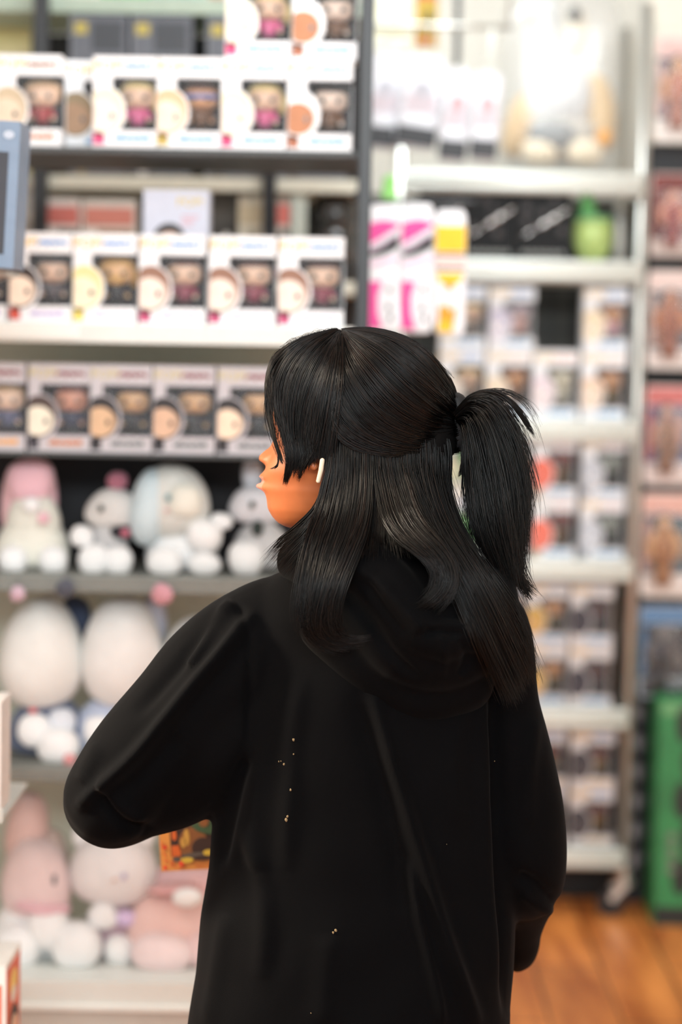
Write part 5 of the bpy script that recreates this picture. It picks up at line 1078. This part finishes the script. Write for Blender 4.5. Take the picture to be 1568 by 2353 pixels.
# ponytail
H2 = Hair()
tail = [[(1045, 950, 0), (1085, 912, -.01), (1130, 915, -.02), (1170, 965, -.03), (1200, 1040, -.03), (1216, 1110, -.03), (1208, 1150, -.03)], [(1048, 955, 0), (1088, 925, -.01), (1130, 940, -.03), (1168, 1010, -.04), (1192, 1100, -.045), (1200, 1200, -.05), (1196, 1300, -.05), (1204, 1380, -.05)],
        [(1050, 960, 0), (1085, 942, -.02), (1115, 985, -.04), (1140, 1080, -.05), (1160, 1190, -.06), (1180, 1290, -.06), (1198, 1360, -.06)], [(1052, 965, 0), (1075, 965, -.02), (1092, 1030, -.03), (1105, 1120, -.04), (1125, 1220, -.05), (1155, 1300, -.05), (1180, 1365, -.05)],
        [(1054, 970, 0), (1066, 985, -.01), (1076, 1060, -.02), (1080, 1140, -.02), (1094, 1220, -.03), (1124, 1290, -.03), (1150, 1340, -.03)]]
sheet(H2, tail, 3600, .00068, 6, .026, 11, .36, 20, tip=.08, flare=1.35, frizz=6)
sheet(H2, tail[1:], 1200, .0008, 6, .038, 14, .3, 20, tip=.1, flare=.9, frizz=4)
sheet(H2, [[(1120, 1150, -.05), (1140, 1240, -.055), (1165, 1310, -.055), (1190, 1365, -.05), (1205, 1400, -.05)], [(1180, 1150, -.05), (1186, 1240, -.055), (1195, 1310, -.055), (1215, 1350, -.05), (1246, 1372, -.05)]], 160, .0005, 6, .014, 8, .35, 14, tip=.1, flare=1.6, frizz=5)
sheet(H2, [[(1190, 1000, -.03), (1216, 1080, -.03), (1222, 1140, -.03), (1206, 1190, -.03)], [(1196, 1060, -.03), (1206, 1140, -.03), (1204, 1220, -.03), (1208, 1300, -.03)]], 110, .0004, 5, .014, 7, .3, 14, tip=.2, flare=1.2, frizz=4)
sheet(H2, [[(1046, 945, 0), (1080, 908, 0), (1125, 896, -.01), (1170, 914, -.02), (1205, 952, -.02), (1228, 1000, -.02)], [(1046, 945, 0), (1084, 914, 0), (1130, 906, -.01), (1172, 928, -.02), (1204, 968, -.02), (1232, 1012, -.02)]], 160, .0007, 2.5, .008, 16, .2, 16, tip=.1, flare=1.0)
sheet(H2, [[(1050, 940, 0), (1090, 904, 0), (1150, 894, -.01), (1205, 912, -.01), (1240, 960, -.01)], [(1050, 945, 0), (1100, 905, 0), (1170, 905, -.01), (1225, 960, -.01), (1255, 1060, -.01)]], 36, .00035, 5, .01, 6, .3, 14, tip=.3, flare=1.2)
sheet(H2, [[(1054, 975, 0), (1064, 1020, -.01), (1062, 1060, -.01), (1053, 1092, -.01)], [(1060, 980, 0), (1072, 1030, -.01), (1070, 1075, -.01), (1056, 1098, -.01)]], 90, .0008, 1.5, .008, 14, .1, 12, tip=.1, flare=.2)
sheet(H2, [[(1180, 1260, -.05), (1192, 1310, -.05), (1216, 1340, -.05), (1240, 1352, -.05)], [(1170, 1280, -.05), (1188, 1330, -.05), (1212, 1370, -.05), (1225, 1385, -.05)]], 90, .0006, 4, .01, 12, .3, 12, tip=.1, flare=1)
pony = H2.build('ponytail', M_hair, hair)
MB().tube([loc(W3(1046, 930, 0)), loc(W3(1058, 955, 0)), loc(W3(1058, 1005, 0))], [.016, .022, .018], 18, round_cap=True).build('hair_tie', mat('black_tie', (16, 16, 18), 0.7), hair, smooth=True)
# flyaways
for k in range(150):
    side_ = rng.randint(4)
    if side_ == 0: ot = lambda x: float(np.interp(x, [612, 622, 645, 680, 728, 775], [885, 830, 800, 780, 764, 756])); a = rng.uniform(650, 790); p = [(a, ot(a) + 3), (a - 14, ot(a - 14) - rng.uniform(1, 6)), (a - 30, ot(a - 30) - rng.uniform(-3, 5))]; y = [0, 0, 0]
    elif side_ == 1: a = rng.uniform(850, 1010); b = float(np.interp(a, [850, 950, 1010], [758, 785, 842])); p = [(a - 40, b), (a, b - rng.uniform(-4, 6)), (a + 40, b + 30)]; y = [0, 0, 0]
    elif side_ == 2: a = rng.uniform(1030, 1075); p = [(1034, rng.uniform(1045, 1150)), (a, 1180), (a + 20, rng.uniform(1200, 1300))]; y = [-.03, -.03, -.03]
    else: a = rng.uniform(1100, 1200); p = [(a, 1380), (a + 30, 1480), (a + rng.uniform(20, 60), 1570)]; y = [-.12, -.12, -.11]
    q = catm([(c[0] + rng.normal(0, 2), c[1] + rng.normal(0, 1.5 if side_ < 2 else 4), d) for c, d in zip(p, y)], 12)
    H1.put(np.array([W3(*s) for s in q]), np.full(12, .00018))
H1.build('hair_strands', M_hair, hair)
# earbud
eb = thing('earbud', 'white wireless earbud with short stem in the ear', 'earbud', W3(741, 1058, -.0915))
MB().tube([(0, 0, 0.0), (-.0015, 0, -.012), (-.0045, 0, -.025)], [.0030, .0030, .0027], 14, round_cap=True).build('stem', mat('earbud_white', (200, 184, 162), 0.25, var=0), eb, smooth=True)
MB().sell((0.003, 0.0085, .0), (.005, .007, .005), 0, 16, 12).build('bud', mat('earbud_white', (200, 184, 162), 0.25, var=0), eb, smooth=True)

# the pack held in front
yb_ = YP + 0.375
c0 = at(371, 2003, yb_); Wp, Hp, Dp = 0.145, 0.205, 0.028
pk = thing('card_pack', 'orange illustrated card pack held in the left hand', 'card pack', c0, (0, math.radians(-4.2), 0))
m = MB().box(0, Wp, 0, Dp, 0, Hp)
yy = -0.0006; q = ppm(yb_); U = lambda px: px / q
m.rect(U(25), Wp - U(25), U(33), Hp - U(25), yy, .0005, 1)
rp = random.Random(3)
m.rect(U(27), U(48), U(34), U(60), yy - .0004, .0004, 2); m.disc(U(35), U(84), U(6), U(12), yy - .0004, .0004, 2)
m.disc(U(78), U(62), U(34), U(40), yy - .0004, .0004, 3); m.disc(U(100), U(50), U(26), U(26), yy - .0008, .0004, 1); m.disc(U(64), U(78), U(7), U(20), yy - .0008, .0004, 6); m.disc(U(55), U(66), U(6), U(12), yy - .0008, .0004, 6)
m.plate([(U(62), U(118)), (U(128), U(118)), (U(128), U(82)), (U(108), U(84)), (U(88), U(92))], yy - .0012, .0004, 4)
m.rect(U(66), U(140), U(116), U(130), yy - .0016, .0004, 5); m.disc(U(106), U(110), U(11), U(9), yy - .0020, .0004, 3); m.disc(U(108), U(150), U(40), U(22), yy - .0012, .0004, 7); m.disc(U(124), U(168), U(9), U(9), yy - .0018, .0004, 1)
m.disc(U(88), U(33), U(40), U(9), yy - .0016, .0004, 8); m.disc(U(100), U(28), U(24), U(6), yy - .002, .0004, 1); m.disc(U(62), U(25), U(15), U(7), yy - .0024, .0004, 9); m.disc(U(38), U(28), U(10), U(6), yy - .0024, .0004, 8); m.disc(U(112), U(40), U(12), U(7), yy - .0022, .0004, 9)
def diamond(x, z, s): m.plate([(U(x - s), U(z)), (U(x), U(z - s * 1.1)), (U(x + s), U(z)), (U(x), U(z + s * 1.1))], yy - .0026, .0004, 10)
for (x, z, s) in ((10, 10, 6), (48, 17, 7), (12, 58, 6)): diamond(x, z, s)
for pts in ([(6, 70), (5, 60), (9, 52)], [(6, 46), (12, 38), (16, 36)], [(8, 30), (12, 24), (18, 26)], [(22, 12), (26, 18), (32, 12), (36, 8)], [(40, 8), (46, 6), (54, 10), (58, 8)], [(24, 24), (30, 20), (34, 24)]):
    m.tube([(U(a), yy - .0004, U(b)) for a, b in pts], .0007, 6, 10)
tv, tf = text_mesh('NO.0', 0.0095)
m.add([(U(98) + x, yy - z * 0.5, U(9) + y) for x, y, z in tv], tf, 11)
m.build('carton', [mat('amber_card', (204, 136, 62), 0.45, var=0.06), colmat((48, 28, 22)), colmat((196, 92, 34)), colmat((122, 76, 38)), colmat((52, 78, 52)), colmat((110, 36, 34)), colmat((186, 142, 66)), colmat((112, 66, 42)), colmat((78, 70, 66)), colmat((190, 160, 56)), colmat((206, 58, 34)), colmat((196, 96, 52))], pk, bevel=0.001)
